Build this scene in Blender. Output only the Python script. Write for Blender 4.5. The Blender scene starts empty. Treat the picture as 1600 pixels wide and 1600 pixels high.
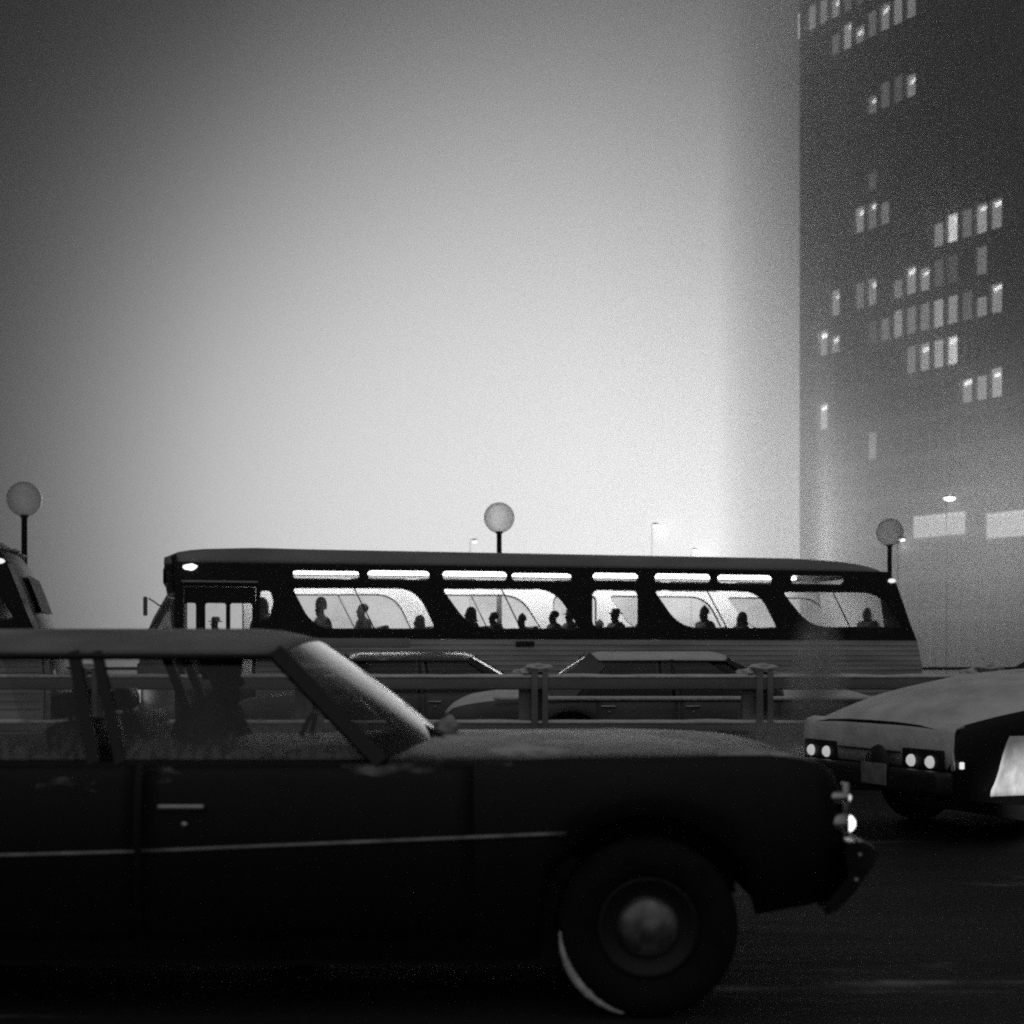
import bpy, bmesh, math, random
from mathutils import Vector, Matrix, noise
random.seed(7)
S = bpy.context.scene
COL = S.collection
R = math.radians

# ------------------------------------------------------------------ camera
F, HC, HZ = 2286.0, 1.35, 1030.0        # focal length in photo pixels, eye height, horizon row
cam_d = bpy.data.cameras.new('camera')
cam = bpy.data.objects.new('camera', cam_d)
COL.objects.link(cam)
cam.location = (0, 0, HC)
cam.rotation_euler = (R(90), 0, 0)
cam_d.sensor_width = 36.0
cam_d.lens = F / 1600.0 * 36.0
cam_d.shift_y = (HZ - 800.0) / 1600.0
cam_d.clip_start, cam_d.clip_end = 0.1, 3000
cam_d.dof.use_dof = True
cam_d.dof.focus_distance = 13.5
cam_d.dof.aperture_fstop = 2.0
S.camera = cam

# ------------------------------------------------------------------ sky: dusk snowfall, city glow low over the bridge
SUN_EL, SUN_AZ = R(7.0), R(2.5)          # sun direction: straight ahead, low in the murk
W = bpy.data.worlds.new('World')
S.world = W
W.use_nodes = True
nt = W.node_tree
nt.nodes.clear()
def wn(t, **k):
    n = nt.nodes.new(t)
    for a, b in k.items(): setattr(n, a, b)
    return n
def wl(a, b): nt.links.new(a, b)
def wmath(op, a, b=None, c=None):
    n = wn('ShaderNodeMath', operation=op)
    for i, v in enumerate((a, b, c)):
        if v is None: continue
        if isinstance(v, (int, float)): n.inputs[i].default_value = v
        else: wl(v, n.inputs[i])
    return n.outputs[0]
tc = wn('ShaderNodeTexCoord')
def lobe(direction, sigma, amp, power=2.0):
    d = wn('ShaderNodeVectorMath', operation='DOT_PRODUCT')
    wl(tc.outputs['Generated'], d.inputs[0])
    d.inputs[1].default_value = Vector(direction).normalized()
    a = wmath('ARCCOSINE', wmath('MINIMUM', d.outputs['Value'], 0.99999))
    q = wmath('POWER', wmath('DIVIDE', a, R(sigma)), power)
    return wmath('MULTIPLY', wmath('EXPONENT', wmath('MULTIPLY', q, -1.0)), amp)
glow = lobe((0.045, 1.0, 0.075), 17.0, 0.95, 3.1)
glow2 = lobe((0.17, 1.0, 0.07), 9, 0.55)
zenith = lobe((0.0, -0.25, 1.0), 48, 0.15)
behind = lobe((0.0, -1.0, 0.35), 60, 0.14)
sky = wn('ShaderNodeTexSky', sky_type='NISHITA')
sky.sun_disc = False
sky.sun_elevation = R(1.0)
sky.sun_rotation = SUN_AZ
sky.dust_density = 6.0
bw = wn('ShaderNodeRGBToBW')
wl(sky.outputs[0], bw.inputs[0])
nish = wmath('MULTIPLY', bw.outputs[0], 0.004)
tot = wmath('ADD', wmath('ADD', wmath('ADD', glow, glow2), zenith), wmath('ADD', behind, nish))
tot = wmath('ADD', tot, 0.001)
bg = wn('ShaderNodeBackground')
wl(tot, bg.inputs['Color'])
bg.inputs['Strength'].default_value = 1.0
out = wn('ShaderNodeOutputWorld')
wl(bg.outputs[0], out.inputs['Surface'])
sun_d = bpy.data.lights.new('sun', 'SUN')
sun_d.energy = 0.06
sun_d.angle = R(30)
sun = bpy.data.objects.new('sun', sun_d)
COL.objects.link(sun)
sd = Vector((math.sin(SUN_AZ) * math.cos(SUN_EL), math.cos(SUN_AZ) * math.cos(SUN_EL), math.sin(SUN_EL)))
sun.rotation_euler = sd.to_track_quat('Z', 'Y').to_euler()

S.view_settings.view_transform = 'Standard'
S.view_settings.look = 'None'
S.view_settings.exposure = 0.0
S.view_settings.gamma = 1.0
S.view_settings.use_curve_mapping = False
S.render.engine = 'CYCLES'
S.cycles.volume_bounces = 1
S.cycles.use_denoising = False           # the grain stays, as on fast black and white film
S.cycles.max_bounces = 12
S.cycles.transparent_max_bounces = 24
S.cycles.filter_width = 2.0
S.cycles.sample_clamp_indirect = 1.5
S.cycles.sample_clamp_direct = 6.0
HAZE_DENSITY = 0.0004
FOG_DENSITY = 0.009

# ------------------------------------------------------------------ materials (all neutral greys: a black and white picture)
MATS = {}
def mat(name, v, rough=0.6, metal=0.0, var=0.0, scale=6.0, bump=0.0, bscale=40.0, coat=0.0, spec=0.5, snow=0.0, snow_scale=3.0, emit=0.0, stretch=(1, 1, 1)):
    if name in MATS: return MATS[name]
    m = bpy.data.materials.new(name)
    m.use_nodes = True
    t = m.node_tree
    b = t.nodes['Principled BSDF']
    b.inputs['Base Color'].default_value = (v, v, v, 1)
    b.inputs['Roughness'].default_value = rough
    b.inputs['Metallic'].default_value = metal
    b.inputs['Coat Weight'].default_value = coat
    b.inputs['Coat Roughness'].default_value = 0.12
    b.inputs['Specular IOR Level'].default_value = spec
    co = t.nodes.new('ShaderNodeTexCoord')
    mp = t.nodes.new('ShaderNodeMapping')
    mp.inputs['Scale'].default_value = stretch
    t.links.new(co.outputs['Object'], mp.inputs['Vector'])
    last = None
    if var > 0 or snow > 0:
        n = t.nodes.new('ShaderNodeTexNoise')
        n.inputs['Scale'].default_value = scale
        n.inputs['Detail'].default_value = 6
        t.links.new(mp.outputs[0], n.inputs['Vector'])
        r = t.nodes.new('ShaderNodeMapRange')
        r.inputs['From Min'].default_value = 0.3
        r.inputs['From Max'].default_value = 0.7
        r.inputs['To Min'].default_value = v * (1 - var)
        r.inputs['To Max'].default_value = v * (1 + var)
        t.links.new(n.outputs['Fac'], r.inputs['Value'])
        last = r.outputs[0]
        if snow > 0:
            n2 = t.nodes.new('ShaderNodeTexNoise')
            n2.inputs['Scale'].default_value = snow_scale
            n2.inputs['Detail'].default_value = 8
            n2.inputs['Roughness'].default_value = 0.65
            t.links.new(mp.outputs[0], n2.inputs['Vector'])
            r2 = t.nodes.new('ShaderNodeMapRange')
            r2.interpolation_type = 'SMOOTHSTEP'
            r2.inputs['From Min'].default_value = 0.62 - 0.3 * snow
            r2.inputs['From Max'].default_value = 0.80 - 0.3 * snow
            t.links.new(n2.outputs['Fac'], r2.inputs['Value'])
            mx = t.nodes.new('ShaderNodeMix')
            mx.data_type = 'FLOAT'
            t.links.new(r2.outputs[0], mx.inputs[0])
            t.links.new(last, mx.inputs[2])
            mx.inputs[3].default_value = 0.72
            last = mx.outputs[0]
            mr = t.nodes.new('ShaderNodeMix')
            mr.data_type = 'FLOAT'
            t.links.new(r2.outputs[0], mr.inputs[0])
            mr.inputs[2].default_value = rough
            mr.inputs[3].default_value = 0.85
            t.links.new(mr.outputs[0], b.inputs['Roughness'])
        t.links.new(last, b.inputs['Base Color'])
    if bump > 0:
        n = t.nodes.new('ShaderNodeTexNoise')
        n.inputs['Scale'].default_value = bscale
        n.inputs['Detail'].default_value = 6
        t.links.new(mp.outputs[0], n.inputs['Vector'])
        bp = t.nodes.new('ShaderNodeBump')
        bp.inputs['Strength'].default_value = bump
        bp.inputs['Distance'].default_value = 0.05
        t.links.new(n.outputs['Fac'], bp.inputs['Height'])
        t.links.new(bp.outputs[0], b.inputs['Normal'])
    if emit > 0:
        b.inputs['Emission Color'].default_value = (1, 1, 1, 1)
        b.inputs['Emission Strength'].default_value = emit
    MATS[name] = m
    return m

def glass_mat(name, fog=0.2, fog_scale=2.0, tint=0.92, gloss=1.0, rough=0.03, low=0.55, high=0.85, frost=None, fogv=0.8):
    """thin sheet glass: see-through, mirror-like at grazing angles, misted or frosted in patches"""
    if name in MATS: return MATS[name]
    m = bpy.data.materials.new(name)
    m.use_nodes = True
    t = m.node_tree
    t.nodes.clear()
    N = t.nodes.new
    L = t.links.new
    o = N('ShaderNodeOutputMaterial')
    tr = N('ShaderNodeBsdfTransparent'); tr.inputs[0].default_value = (tint, tint, tint, 1)
    gl = N('ShaderNodeBsdfGlossy'); gl.inputs['Roughness'].default_value = rough
    gl.inputs['Color'].default_value = (gloss, gloss, gloss, 1)
    fr = N('ShaderNodeFresnel'); fr.inputs[0].default_value = 1.5
    m1 = N('ShaderNodeMixShader')
    L(fr.outputs[0], m1.inputs[0]); L(tr.outputs[0], m1.inputs[1]); L(gl.outputs[0], m1.inputs[2])
    df = N('ShaderNodeBsdfDiffuse'); df.inputs[0].default_value = (fogv, fogv, fogv, 1)
    tl = N('ShaderNodeBsdfTranslucent'); tl.inputs[0].default_value = (fogv, fogv, fogv, 1)
    m2 = N('ShaderNodeMixShader'); m2.inputs[0].default_value = 0.6
    L(df.outputs[0], m2.inputs[1]); L(tl.outputs[0], m2.inputs[2])
    co = N('ShaderNodeTexCoord')
    n = N('ShaderNodeTexNoise'); n.inputs['Scale'].default_value = fog_scale; n.inputs['Detail'].default_value = 7
    L(co.outputs['Object'], n.inputs['Vector'])
    r = N('ShaderNodeMapRange'); r.interpolation_type = 'SMOOTHSTEP'
    r.inputs['From Min'].default_value = low; r.inputs['From Max'].default_value = high
    r.inputs['To Max'].default_value = fog * 4; r.inputs['To Min'].default_value = fog * 0.35
    L(n.outputs['Fac'], r.inputs['Value'])
    fac = r.outputs[0]
    if frost:                           # frost ferns that have grown up from the window sill: (z of sill, height, strength)
        sx = N('ShaderNodeSeparateXYZ'); L(co.outputs['Object'], sx.inputs[0])
        n3 = N('ShaderNodeTexNoise'); n3.inputs['Scale'].default_value = 38; n3.inputs['Detail'].default_value = 8
        mp = N('ShaderNodeMapping'); mp.inputs['Scale'].default_value = (1, 1, 0.35)
        L(co.outputs['Object'], mp.inputs[0]); L(mp.outputs[0], n3.inputs['Vector'])
        rz = N('ShaderNodeMapRange'); rz.inputs['From Min'].default_value = frost[0]; rz.inputs['From Max'].default_value = frost[0] + frost[1]
        rz.inputs['To Min'].default_value = 0.62; rz.inputs['To Max'].default_value = 0.15
        L(sx.outputs[2], rz.inputs['Value'])
        ad = N('ShaderNodeMath'); ad.operation = 'ADD'; L(n3.outputs['Fac'], ad.inputs[0]); L(rz.outputs[0], ad.inputs[1])
        r3 = N('ShaderNodeMapRange'); r3.interpolation_type = 'SMOOTHSTEP'
        r3.inputs['From Min'].default_value = 0.90; r3.inputs['From Max'].default_value = 1.18; r3.inputs['To Max'].default_value = frost[2]
        L(ad.outputs[0], r3.inputs['Value'])
        mxm = N('ShaderNodeMath'); mxm.operation = 'MAXIMUM'; L(fac, mxm.inputs[0]); L(r3.outputs[0], mxm.inputs[1])
        fac = mxm.outputs[0]
    cl = N('ShaderNodeMath'); cl.operation = 'MINIMUM'; L(fac, cl.inputs[0]); cl.inputs[1].default_value = 0.92
    m3 = N('ShaderNodeMixShader')
    L(cl.outputs[0], m3.inputs[0]); L(m1.outputs[0], m3.inputs[1]); L(m2.outputs[0], m3.inputs[2])
    L(m3.outputs[0], o.inputs['Surface'])
    MATS[name] = m
    return m

def emis(name, strength):
    if name in MATS: return MATS[name]
    m = bpy.data.materials.new(name); m.use_nodes = True
    b = m.node_tree.nodes['Principled BSDF']
    b.inputs['Base Color'].default_value = (0.5, 0.5, 0.5, 1)
    b.inputs['Emission Color'].default_value = (1, 1, 1, 1)
    b.inputs['Emission Strength'].default_value = strength
    if name != 'bus_tube': m.cycles.emission_sampling = 'NONE'
    MATS[name] = m
    return m

# ------------------------------------------------------------------ mesh helpers
def link(name, me, m=None, parent=None):
    o = bpy.data.objects.new(name, me)
    COL.objects.link(o)
    if m is not None:
        if isinstance(m, (list, tuple)):
            for q in m: me.materials.append(q)
        else: me.materials.append(m)
    if parent is not None: o.parent = parent
    return o
def tag(o, label=None, cat=None, group=None, kind=None):
    if label: o['label'] = label
    if cat: o['category'] = cat
    if group: o['group'] = group
    if kind: o['kind'] = kind
    return o
def empty(name, loc=(0, 0, 0), rz=0.0):
    o = bpy.data.objects.new(name, None)
    COL.objects.link(o)
    o.location = loc
    o.rotation_euler = (0, 0, rz)
    o.empty_display_size = 0.2
    return o
def copy_tree(o, parent=None):
    c = o.copy(); COL.objects.link(c); c.parent = parent
    for ch in list(o.children): copy_tree(ch, c)
    return c

class MB:
    def __init__(self): self.bm = bmesh.new(); self.mi = 0
    def _f(self, vs, smooth=False):
        try:
            f = self.bm.faces.new(vs); f.material_index = self.mi; f.smooth = smooth
            return f
        except ValueError: return None
    def box(self, c, s, bev=0.0, rot=None):
        x, y, z = [q / 2 for q in s]
        M = Matrix.Translation(c) @ (rot.to_4x4() if rot is not None else Matrix.Identity(4))
        if bev <= 0:
            v = [self.bm.verts.new(M @ Vector(p)) for p in ((-x,-y,-z),(x,-y,-z),(x,y,-z),(-x,y,-z),(-x,-y,z),(x,-y,z),(x,y,z),(-x,y,z))]
            for q in ((0,3,2,1),(4,5,6,7),(0,1,5,4),(1,2,6,5),(2,3,7,6),(3,0,4,7)): self._f([v[i] for i in q])
        else:
            t = bmesh.new()
            bmesh.ops.create_cube(t, size=1.0, matrix=Matrix.Diagonal((s[0], s[1], s[2], 1)))
            bmesh.ops.bevel(t, geom=t.edges[:], offset=bev, segments=2, profile=0.6, affect='EDGES')
            t.transform(M)
            mp = {}
            for q in t.verts: mp[q] = self.bm.verts.new(q.co)
            for f in t.faces: self._f([mp[q] for q in f.verts], True)
            t.free()
        return self
    def grid(self, rows, smooth=True, closed=False, caps=False, mfun=None):
        vr = [[self.bm.verts.new(p) for p in r] for r in rows]
        n = len(vr[0])
        for i in range(len(vr) - 1):
            for j in range(n if closed else n - 1):
                a, b = j, (j + 1) % n
                f = self._f([vr[i][a], vr[i][b], vr[i + 1][b], vr[i + 1][a]], smooth)
                if f and mfun: f.material_index = mfun(i, j)
        if caps:
            self._f(list(reversed(vr[0]))); self._f(vr[-1])
        return self
    def tube(self, pts, r, seg=10, caps=True, flat=1.0):
        pts = [Vector(p) for p in pts]
        rows = []
        up = Vector((0, 0, 1))
        for i, p in enumerate(pts):
            d = (pts[min(i + 1, len(pts) - 1)] - pts[max(i - 1, 0)]).normalized()
            a = d.cross(up)
            if a.length < 1e-3: a = d.cross(Vector((1, 0, 0)))
            a.normalize(); b = a.cross(d)
            rr = r[i] if isinstance(r, (list, tuple)) else r
            rows.append([p + a * math.cos(2 * math.pi * k / seg) * rr + b * math.sin(2 * math.pi * k / seg) * rr * flat for k in range(seg)])
        return self.grid(rows, True, True, caps)
    def lathe(self, prof, seg=32, M=Matrix.Identity(4)):
        rows = []
        for k in range(seg):
            c, s = math.cos(2 * math.pi * k / seg), math.sin(2 * math.pi * k / seg)
            rows.append([M @ Vector((r * c, r * s, z)) for r, z in prof])
        rows.append(None)
        vr = [[self.bm.verts.new(p) for p in r] for r in rows[:-1]]
        for k in range(seg):
            a, b = vr[k], vr[(k + 1) % seg]
            for j in range(len(prof) - 1): self._f([a[j], b[j], b[j + 1], a[j + 1]], True)
        bmesh.ops.remove_doubles(self.bm, verts=[v for r in vr for v in r], dist=1e-5)
        return self
    def prism(self, poly, h, M):
        """extrude a 2D polygon along local z by h, placed by M"""
        a = [self.bm.verts.new(M @ Vector((x, y, 0))) for x, y in poly]
        b = [self.bm.verts.new(M @ Vector((x, y, h))) for x, y in poly]
        n = len(poly)
        self._f(list(reversed(a))); self._f(b)
        for i in range(n): self._f([a[i], a[(i + 1) % n], b[(i + 1) % n], b[i]])
        return self
    def mesh(self, me):
        vs = [self.bm.verts.new(v.co) for v in me.vertices]
        for p in me.polygons: self._f([vs[i] for i in p.vertices], p.use_smooth)
        return self
    def blob(self, c, s, seed=0, amp=0.3, n=3):
        t = bmesh.new()
        bmesh.ops.create_icosphere(t, subdivisions=n, radius=1.0)
        mp = {}
        for v in t.verts:
            k = 1 + amp * noise.noise(v.co * 1.7 + Vector((seed * 3.1, seed, 0)))
            mp[v] = self.bm.verts.new(Vector((c[0] + v.co.x * s[0] * k, c[1] + v.co.y * s[1] * k, c[2] + v.co.z * s[2] * k)))
        for f in t.faces: self._f([mp[v] for v in f.verts], True)
        t.free()
        return self
    def build(self, name, m=None, parent=None):
        bmesh.ops.recalc_face_normals(self.bm, faces=self.bm.faces[:])
        me = bpy.data.meshes.new(name)
        self.bm.to_mesh(me); self.bm.free()
        return link(name, me, m, parent)

def plate_mesh(outline, holes, th):
    """flat sheet with openings, in local xy, thickness th along z (centred)"""
    cu = bpy.data.curves.new('sheet', 'CURVE')
    cu.dimensions = '2D'; cu.fill_mode = 'BOTH'; cu.extrude = th / 2
    for poly in [outline] + holes:
        sp = cu.splines.new('POLY'); sp.points.add(len(poly) - 1); sp.use_cyclic_u = True
        for q, (x, y) in zip(sp.points, poly): q.co = (x, y, 0, 1)
    o = bpy.data.objects.new('sheet', cu); COL.objects.link(o)
    bpy.context.view_layer.update()
    me = bpy.data.meshes.new_from_object(o.evaluated_get(bpy.context.evaluated_depsgraph_get()))
    bpy.data.objects.remove(o); bpy.data.curves.remove(cu)
    return me
def plate(name, outline, holes, th, M, m, parent):
    me = plate_mesh(outline, holes, th)
    me.transform(M); me.materials.clear()
    return link(name, me, m, parent)
def rounded(pts, rs, seg=7):
    out = []
    n = len(pts)
    for i in range(n):
        p = Vector(pts[i]); a = Vector(pts[i - 1]); b = Vector(pts[(i + 1) % n]); r = rs[i] if isinstance(rs, (list, tuple)) else rs
        da, db = (a - p), (b - p)
        A = p + da.normalized() * min(r, da.length * 0.48); B = p + db.normalized() * min(r, db.length * 0.48)
        for k in range(seg + 1):
            t = k / seg
            q = A * (1 - t) ** 2 + p * 2 * t * (1 - t) + B * t * t
            out.append((q.x, q.y))
    return out
def inset(poly, d):
    c = Vector((sum(p[0] for p in poly) / len(poly), sum(p[1] for p in poly) / len(poly)))
    w = max(p[0] for p in poly) - min(p[0] for p in poly); h = max(p[1] for p in poly) - min(p[1] for p in poly)
    return [(c.x + (x - c.x) * (1 - 2 * d / w), c.y + (y - c.y) * (1 - 2 * d / h)) for x, y in poly]
def lerp(tab, x):
    if x <= tab[0][0]: return tab[0][1]
    for (a, u), (b, v) in zip(tab, tab[1:]):
        if x <= b:
            t = (x - a) / (b - a)
            return u + (v - u) * t
    return tab[-1][1]
def slerp_tab(tab, x):
    """smooth (cosine-free Catmull-Rom) table look-up"""
    if x <= tab[0][0]: return tab[0][1]
    if x >= tab[-1][0]: return tab[-1][1]
    for i in range(len(tab) - 1):
        if x <= tab[i + 1][0]:
            a, b = tab[i], tab[i + 1]
            p = tab[i - 1] if i > 0 else a; q = tab[i + 2] if i + 2 < len(tab) else b
            h = b[0] - a[0]; t = (x - a[0]) / h
            ma = (b[1] - p[1]) / max(b[0] - p[0], 1e-6) * h; mb = (q[1] - a[1]) / max(q[0] - a[0], 1e-6) * h
            t2, t3 = t * t, t * t * t
            return (2*t3 - 3*t2 + 1) * a[1] + (t3 - 2*t2 + t) * ma + (-2*t3 + 3*t2) * b[1] + (t3 - t2) * mb

M_SNOW = mat('snow', 0.86, 0.8, var=0.12, scale=5, bump=0.35, bscale=25)
M_BLACK = mat('black_trim', 0.012, 0.5)
M_RUBBER = mat('tyre_rubber', 0.014, 0.9, var=0.3, scale=12, spec=0.2)
M_CHROME = mat('chrome', 0.55, 0.18, metal=1.0, var=0.2, scale=9)
M_DULLCHROME = mat('salt_dulled_chrome', 0.30, 0.42, metal=1.0, var=0.35, scale=14)

# ------------------------------------------------------------------ ground
def sheet(name, x0, x1, y0, y1, z, m, nx=1, ny=1, hf=None):
    mb = MB()
    rows = [[(x0 + (x1 - x0) * i / nx, y0 + (y1 - y0) * j / ny, z + (hf(x0 + (x1 - x0) * i / nx, y0 + (y1 - y0) * j / ny) if hf else 0)) for i in range(nx + 1)] for j in range(ny + 1)]
    mb.grid(rows, True)
    return mb.build(name, m)
M_ICE = mat('river_ice', 0.5, 0.22, var=0.25, scale=0.08, bump=0.08, bscale=0.6)
tag(sheet('river', -300, 300, -60, 380, -0.6, M_ICE), kind='structure')
M_ROAD = mat('slushy_asphalt', 0.022, 0.78, var=0.5, scale=1.1, bump=0.40, bscale=7, snow=0.12, snow_scale=1.3, stretch=(0.22, 1, 1), spec=0.35)
def ruts(x, y):
    return 0.016 * noise.noise(Vector((x * 0.5, y * 3.4, 0))) + 0.008 * noise.noise(Vector((x * 2.1, y * 8, 3)))
# the road runs a little askew behind the bus, along the line of the globe lamps
RD = Vector((8.1, 3.3, 0)).normalized()
road = sheet('road', -90, 90, -50, 27.6, 0.0, M_ROAD)
me = road.data
bmr = bmesh.new()
xs = [-90, -40, -20, -12] + [-9 + 0.18 * i for i in range(101)] + [12, 20, 40, 90]
ys = [-50, -20, -5, 1.5] + [2.5 + 0.12 * i for i in range(115)] + [17.5, 19, 21, 23, 25, 27.6]
g = MB(); g.bm.free(); g.bm = bmr
g.grid([[(x, y, ruts(x, y) if (-9 <= x <= 9 and 2.5 <= y <= 16.2) else 0) for x in xs] for y in ys], True)
bmesh.ops.recalc_face_normals(bmr, faces=bmr.faces[:])
bmr.to_mesh(me); bmr.free()
tag(road, kind='structure')
M_PAVE = mat('snowy_pavement', 0.35, 0.85, var=0.3, scale=1.5, bump=0.4, bscale=12)
pv = MB(); pv.box((0, 33.8, -0.24), (180, 12.4, 0.76), 0.02)
tag(pv.build('pavement', M_PAVE), kind='structure')

# ------------------------------------------------------------------ far railing along the bridge edge
M_RAIL = mat('dark_painted_steel', 0.03, 0.55, var=0.3, scale=8)
def lamp_line(x): return 28.6 + 3.3 / 8.1 * 0.45 * (x + 0.26)
rail = empty('bridge_railing', (0, 33.0, 0.14))
tag(rail, 'dark bridge railing of thin upright bars on the far pavement behind the bus', 'railing')
b = MB(); b.box((0, 0, 1.0), (60, 0.07, 0.07), 0.01); b.build('top_rail', M_RAIL, rail)
b = MB(); b.box((0, 0, 0.12), (60, 0.05, 0.06), 0.01); b.box((0, 0, 0.78), (60, 0.04, 0.05), 0.01); b.build('bottom_rail', M_RAIL, rail)
b = MB()
for i in range(300): b.box((-30 + 0.2 * i, 0, 0.45), (0.022, 0.022, 0.64))
tag(b.build('baluster', M_RAIL, rail), kind='stuff')
for i in range(26):
    b = MB(); b.box((-30 + 2.4 * i, 0, 0.56), (0.09, 0.09, 1.12), 0.01); b.build('post', M_RAIL, rail)

# ------------------------------------------------------------------ globe lamps
M_GLOBE = bpy.data.materials.new('frosted_globe'); M_GLOBE.use_nodes = True
t = M_GLOBE.node_tree; t.nodes.clear()
o_ = t.nodes.new('ShaderNodeOutputMaterial')
tl = t.nodes.new('ShaderNodeBsdfTranslucent'); tl.inputs[0].default_value = (0.8, 0.8, 0.8, 1)
trn = t.nodes.new('ShaderNodeBsdfTransparent'); trn.inputs[0].default_value = (0.93, 0.93, 0.93, 1)
gls = t.nodes.new('ShaderNodeBsdfGlossy'); gls.inputs['Roughness'].default_value = 0.2
mA = t.nodes.new('ShaderNodeMixShader'); mB = t.nodes.new('ShaderNodeMixShader')
co = t.nodes.new('ShaderNodeTexCoord'); nz = t.nodes.new('ShaderNodeTexNoise'); nz.inputs['Scale'].default_value = 3.5; nz.inputs['Detail'].default_value = 5
t.links.new(co.outputs['Object'], nz.inputs['Vector'])
rr = t.nodes.new('ShaderNodeMapRange'); rr.inputs['From Min'].default_value = 0.3; rr.inputs['From Max'].default_value = 0.7
rr.inputs['To Min'].default_value = 0.10; rr.inputs['To Max'].default_value = 0.34
t.links.new(nz.outputs['Fac'], rr.inputs['Value']); t.links.new(rr.outputs[0], mA.inputs[0])
t.links.new(trn.outputs[0], mA.inputs[1]); t.links.new(tl.outputs[0], mA.inputs[2])
lwt = t.nodes.new('ShaderNodeLayerWeight'); lwt.inputs[0].default_value = 0.22
t.links.new(lwt.outputs['Facing'], mB.inputs[0])
t.nodes.remove(t.nodes.new('ShaderNodeFresnel'))
t.links.new(mA.outputs[0], mB.inputs[1]); t.links.new(gls.outputs[0], mB.inputs[2])
t.links.new(mB.outputs[0], o_.inputs['Surface'])
GL = [(38, 780, 25.3, 'globe street lamp standing behind the bus cut off at the edge'),
      (780, 806, 28.6, 'globe street lamp standing behind the middle of the long lit bus'),
      (1390, 828, 31.9, 'globe street lamp standing behind the tail of the long lit bus, below the tower')]
lamp0 = None
for px, py, Y, lab in GL:
    X = (px - 800) / F * Y; z = HC + (HZ - py) / F * Y
    if lamp0 is None:
        root = empty('globe_lamp'); lamp0 = root
        zb = z - 0.14
        b = MB(); b.lathe([(0, 0), (0.13, 0), (0.13, 0.08), (0.085, 0.16), (0.07, 0.5), (0.055, 0.6), (0.05, zb - 0.32), (0.07, zb - 0.31), (0.075, zb - 0.27), (0, zb - 0.26)], 16)
        b.build('pole', M_RAIL, root)
        b = MB()
        prof = [(0.3 * math.sin(math.pi * k / 24), -0.3 * math.cos(math.pi * k / 24)) for k in range(1, 25)]
        prof = [(0.06, -0.294)] + [p for p in prof if p[0] > 0.061 or p[1] > 0]
        prof[-1] = (0.0, 0.3)
        b.lathe(prof, 32, Matrix.Translation((0, 0, zb)))
        gb = b.build('globe', M_GLOBE, root)
    else: root = copy_tree(lamp0)
    root.location = (X, Y, 0.14)
    tag(root, lab, 'street lamp', 'globe lamps along the far pavement')

# ------------------------------------------------------------------ office tower
TA = R(31.8)
TD = Vector((-math.sin(TA), math.cos(TA), 0)); TN = Vector((-math.cos(TA), -math.sin(TA), 0))   # along the face (away), out of the face
Z0 = 132.0
T0 = Vector(((1500 - 800) / F * Z0, Z0, 0))
def face_t(px):
    u = (px - 800) / F
    return (T0.x - u * T0.y) / (u * TD.y - TD.x)
TW = empty('office_tower', (T0.x, T0.y, -0.6))
tag(TW, 'tall dark office tower with scattered lit windows fading into the snowy murk', 'building')
TM = Matrix((( TD.x, TN.x, 0), (TD.y, TN.y, 0), (0, 0, 1)))
TW.rotation_euler = Matrix(((TD.x, -TD.y, 0), (TD.y, TD.x, 0), (0, 0, 1))).to_euler()
# local frame: x along the face (away from us), y to its left = outwards, z up
PITCH, FLOOR, SILL0 = 1.65, 3.7, 39.17 + 0.6
tend, tbeg = face_t(1254), -26.0
TH = 78.0
M_CONC = mat('tower_concrete', 0.22, 0.85, var=0.2, scale=0.6)
M_DGLASS = mat('dark_office_glass', 0.10, 0.4, var=0.3, scale=0.4)
b = MB()
L = tend - tbeg
b.box(((tend + tbeg) / 2, -15.2, TH / 2), (L, 29.0, TH))
for k in range(-10, 10):
    z0 = SILL0 - FLOOR * k
    if z0 > TH: continue
    b.box(((tend + tbeg) / 2, -0.12, z0 - 0.55), (L - 0.05, 0.5, 1.1))
b.build('wall', M_CONC, TW)
n0, n1 = math.floor(tbeg / PITCH), math.floor(tend / PITCH)
for n in range(n0, n1 + 1):
    b = MB(); b.box((n * PITCH + 0.02, -0.06, TH / 2), (0.25, 0.5, TH)); b.build('pier', M_CONC, TW)
b = MB(); b.box((tend - .2, -.2, TH / 2), (.6, 1.0, TH)); b.build('pier', M_CONC, TW)
b = MB(); b.box(((tend + tbeg) / 2, -0.55, TH / 2), (L - 0.4, 0.1, TH - 0.4)); tag(b.build('glazing', M_DGLASS, TW), kind='stuff')
LIT = {-7: '1263f 1275L 1293 1311L 1328f 1345f', -6: '1312f 1330bL 1346L 1372f 1388L 1407 1427', -4: '1377f 1393L 1412f 1433L',
       -2: '1357f', -1: '1342L 1357L 1384f', 0: '1470 1487bL 1513f 1533L 1554L', 1: '1307L 1346f 1364L 1405f 1424L 1444L 1470d 1485d 1537f',
       2: '1292L 1305L 1370d 1390f 1407 1426 1448 1470 1491 1522d 1539 1563L', 3: '1430 1452L 1473 1495bL', 4: '1296L 1528 1546L 1566L', 5: '1354f'}
LV = {'': 0.24, 'f': 0.13, 'd': 0.07, 'b': 0.55}
used = set()
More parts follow.
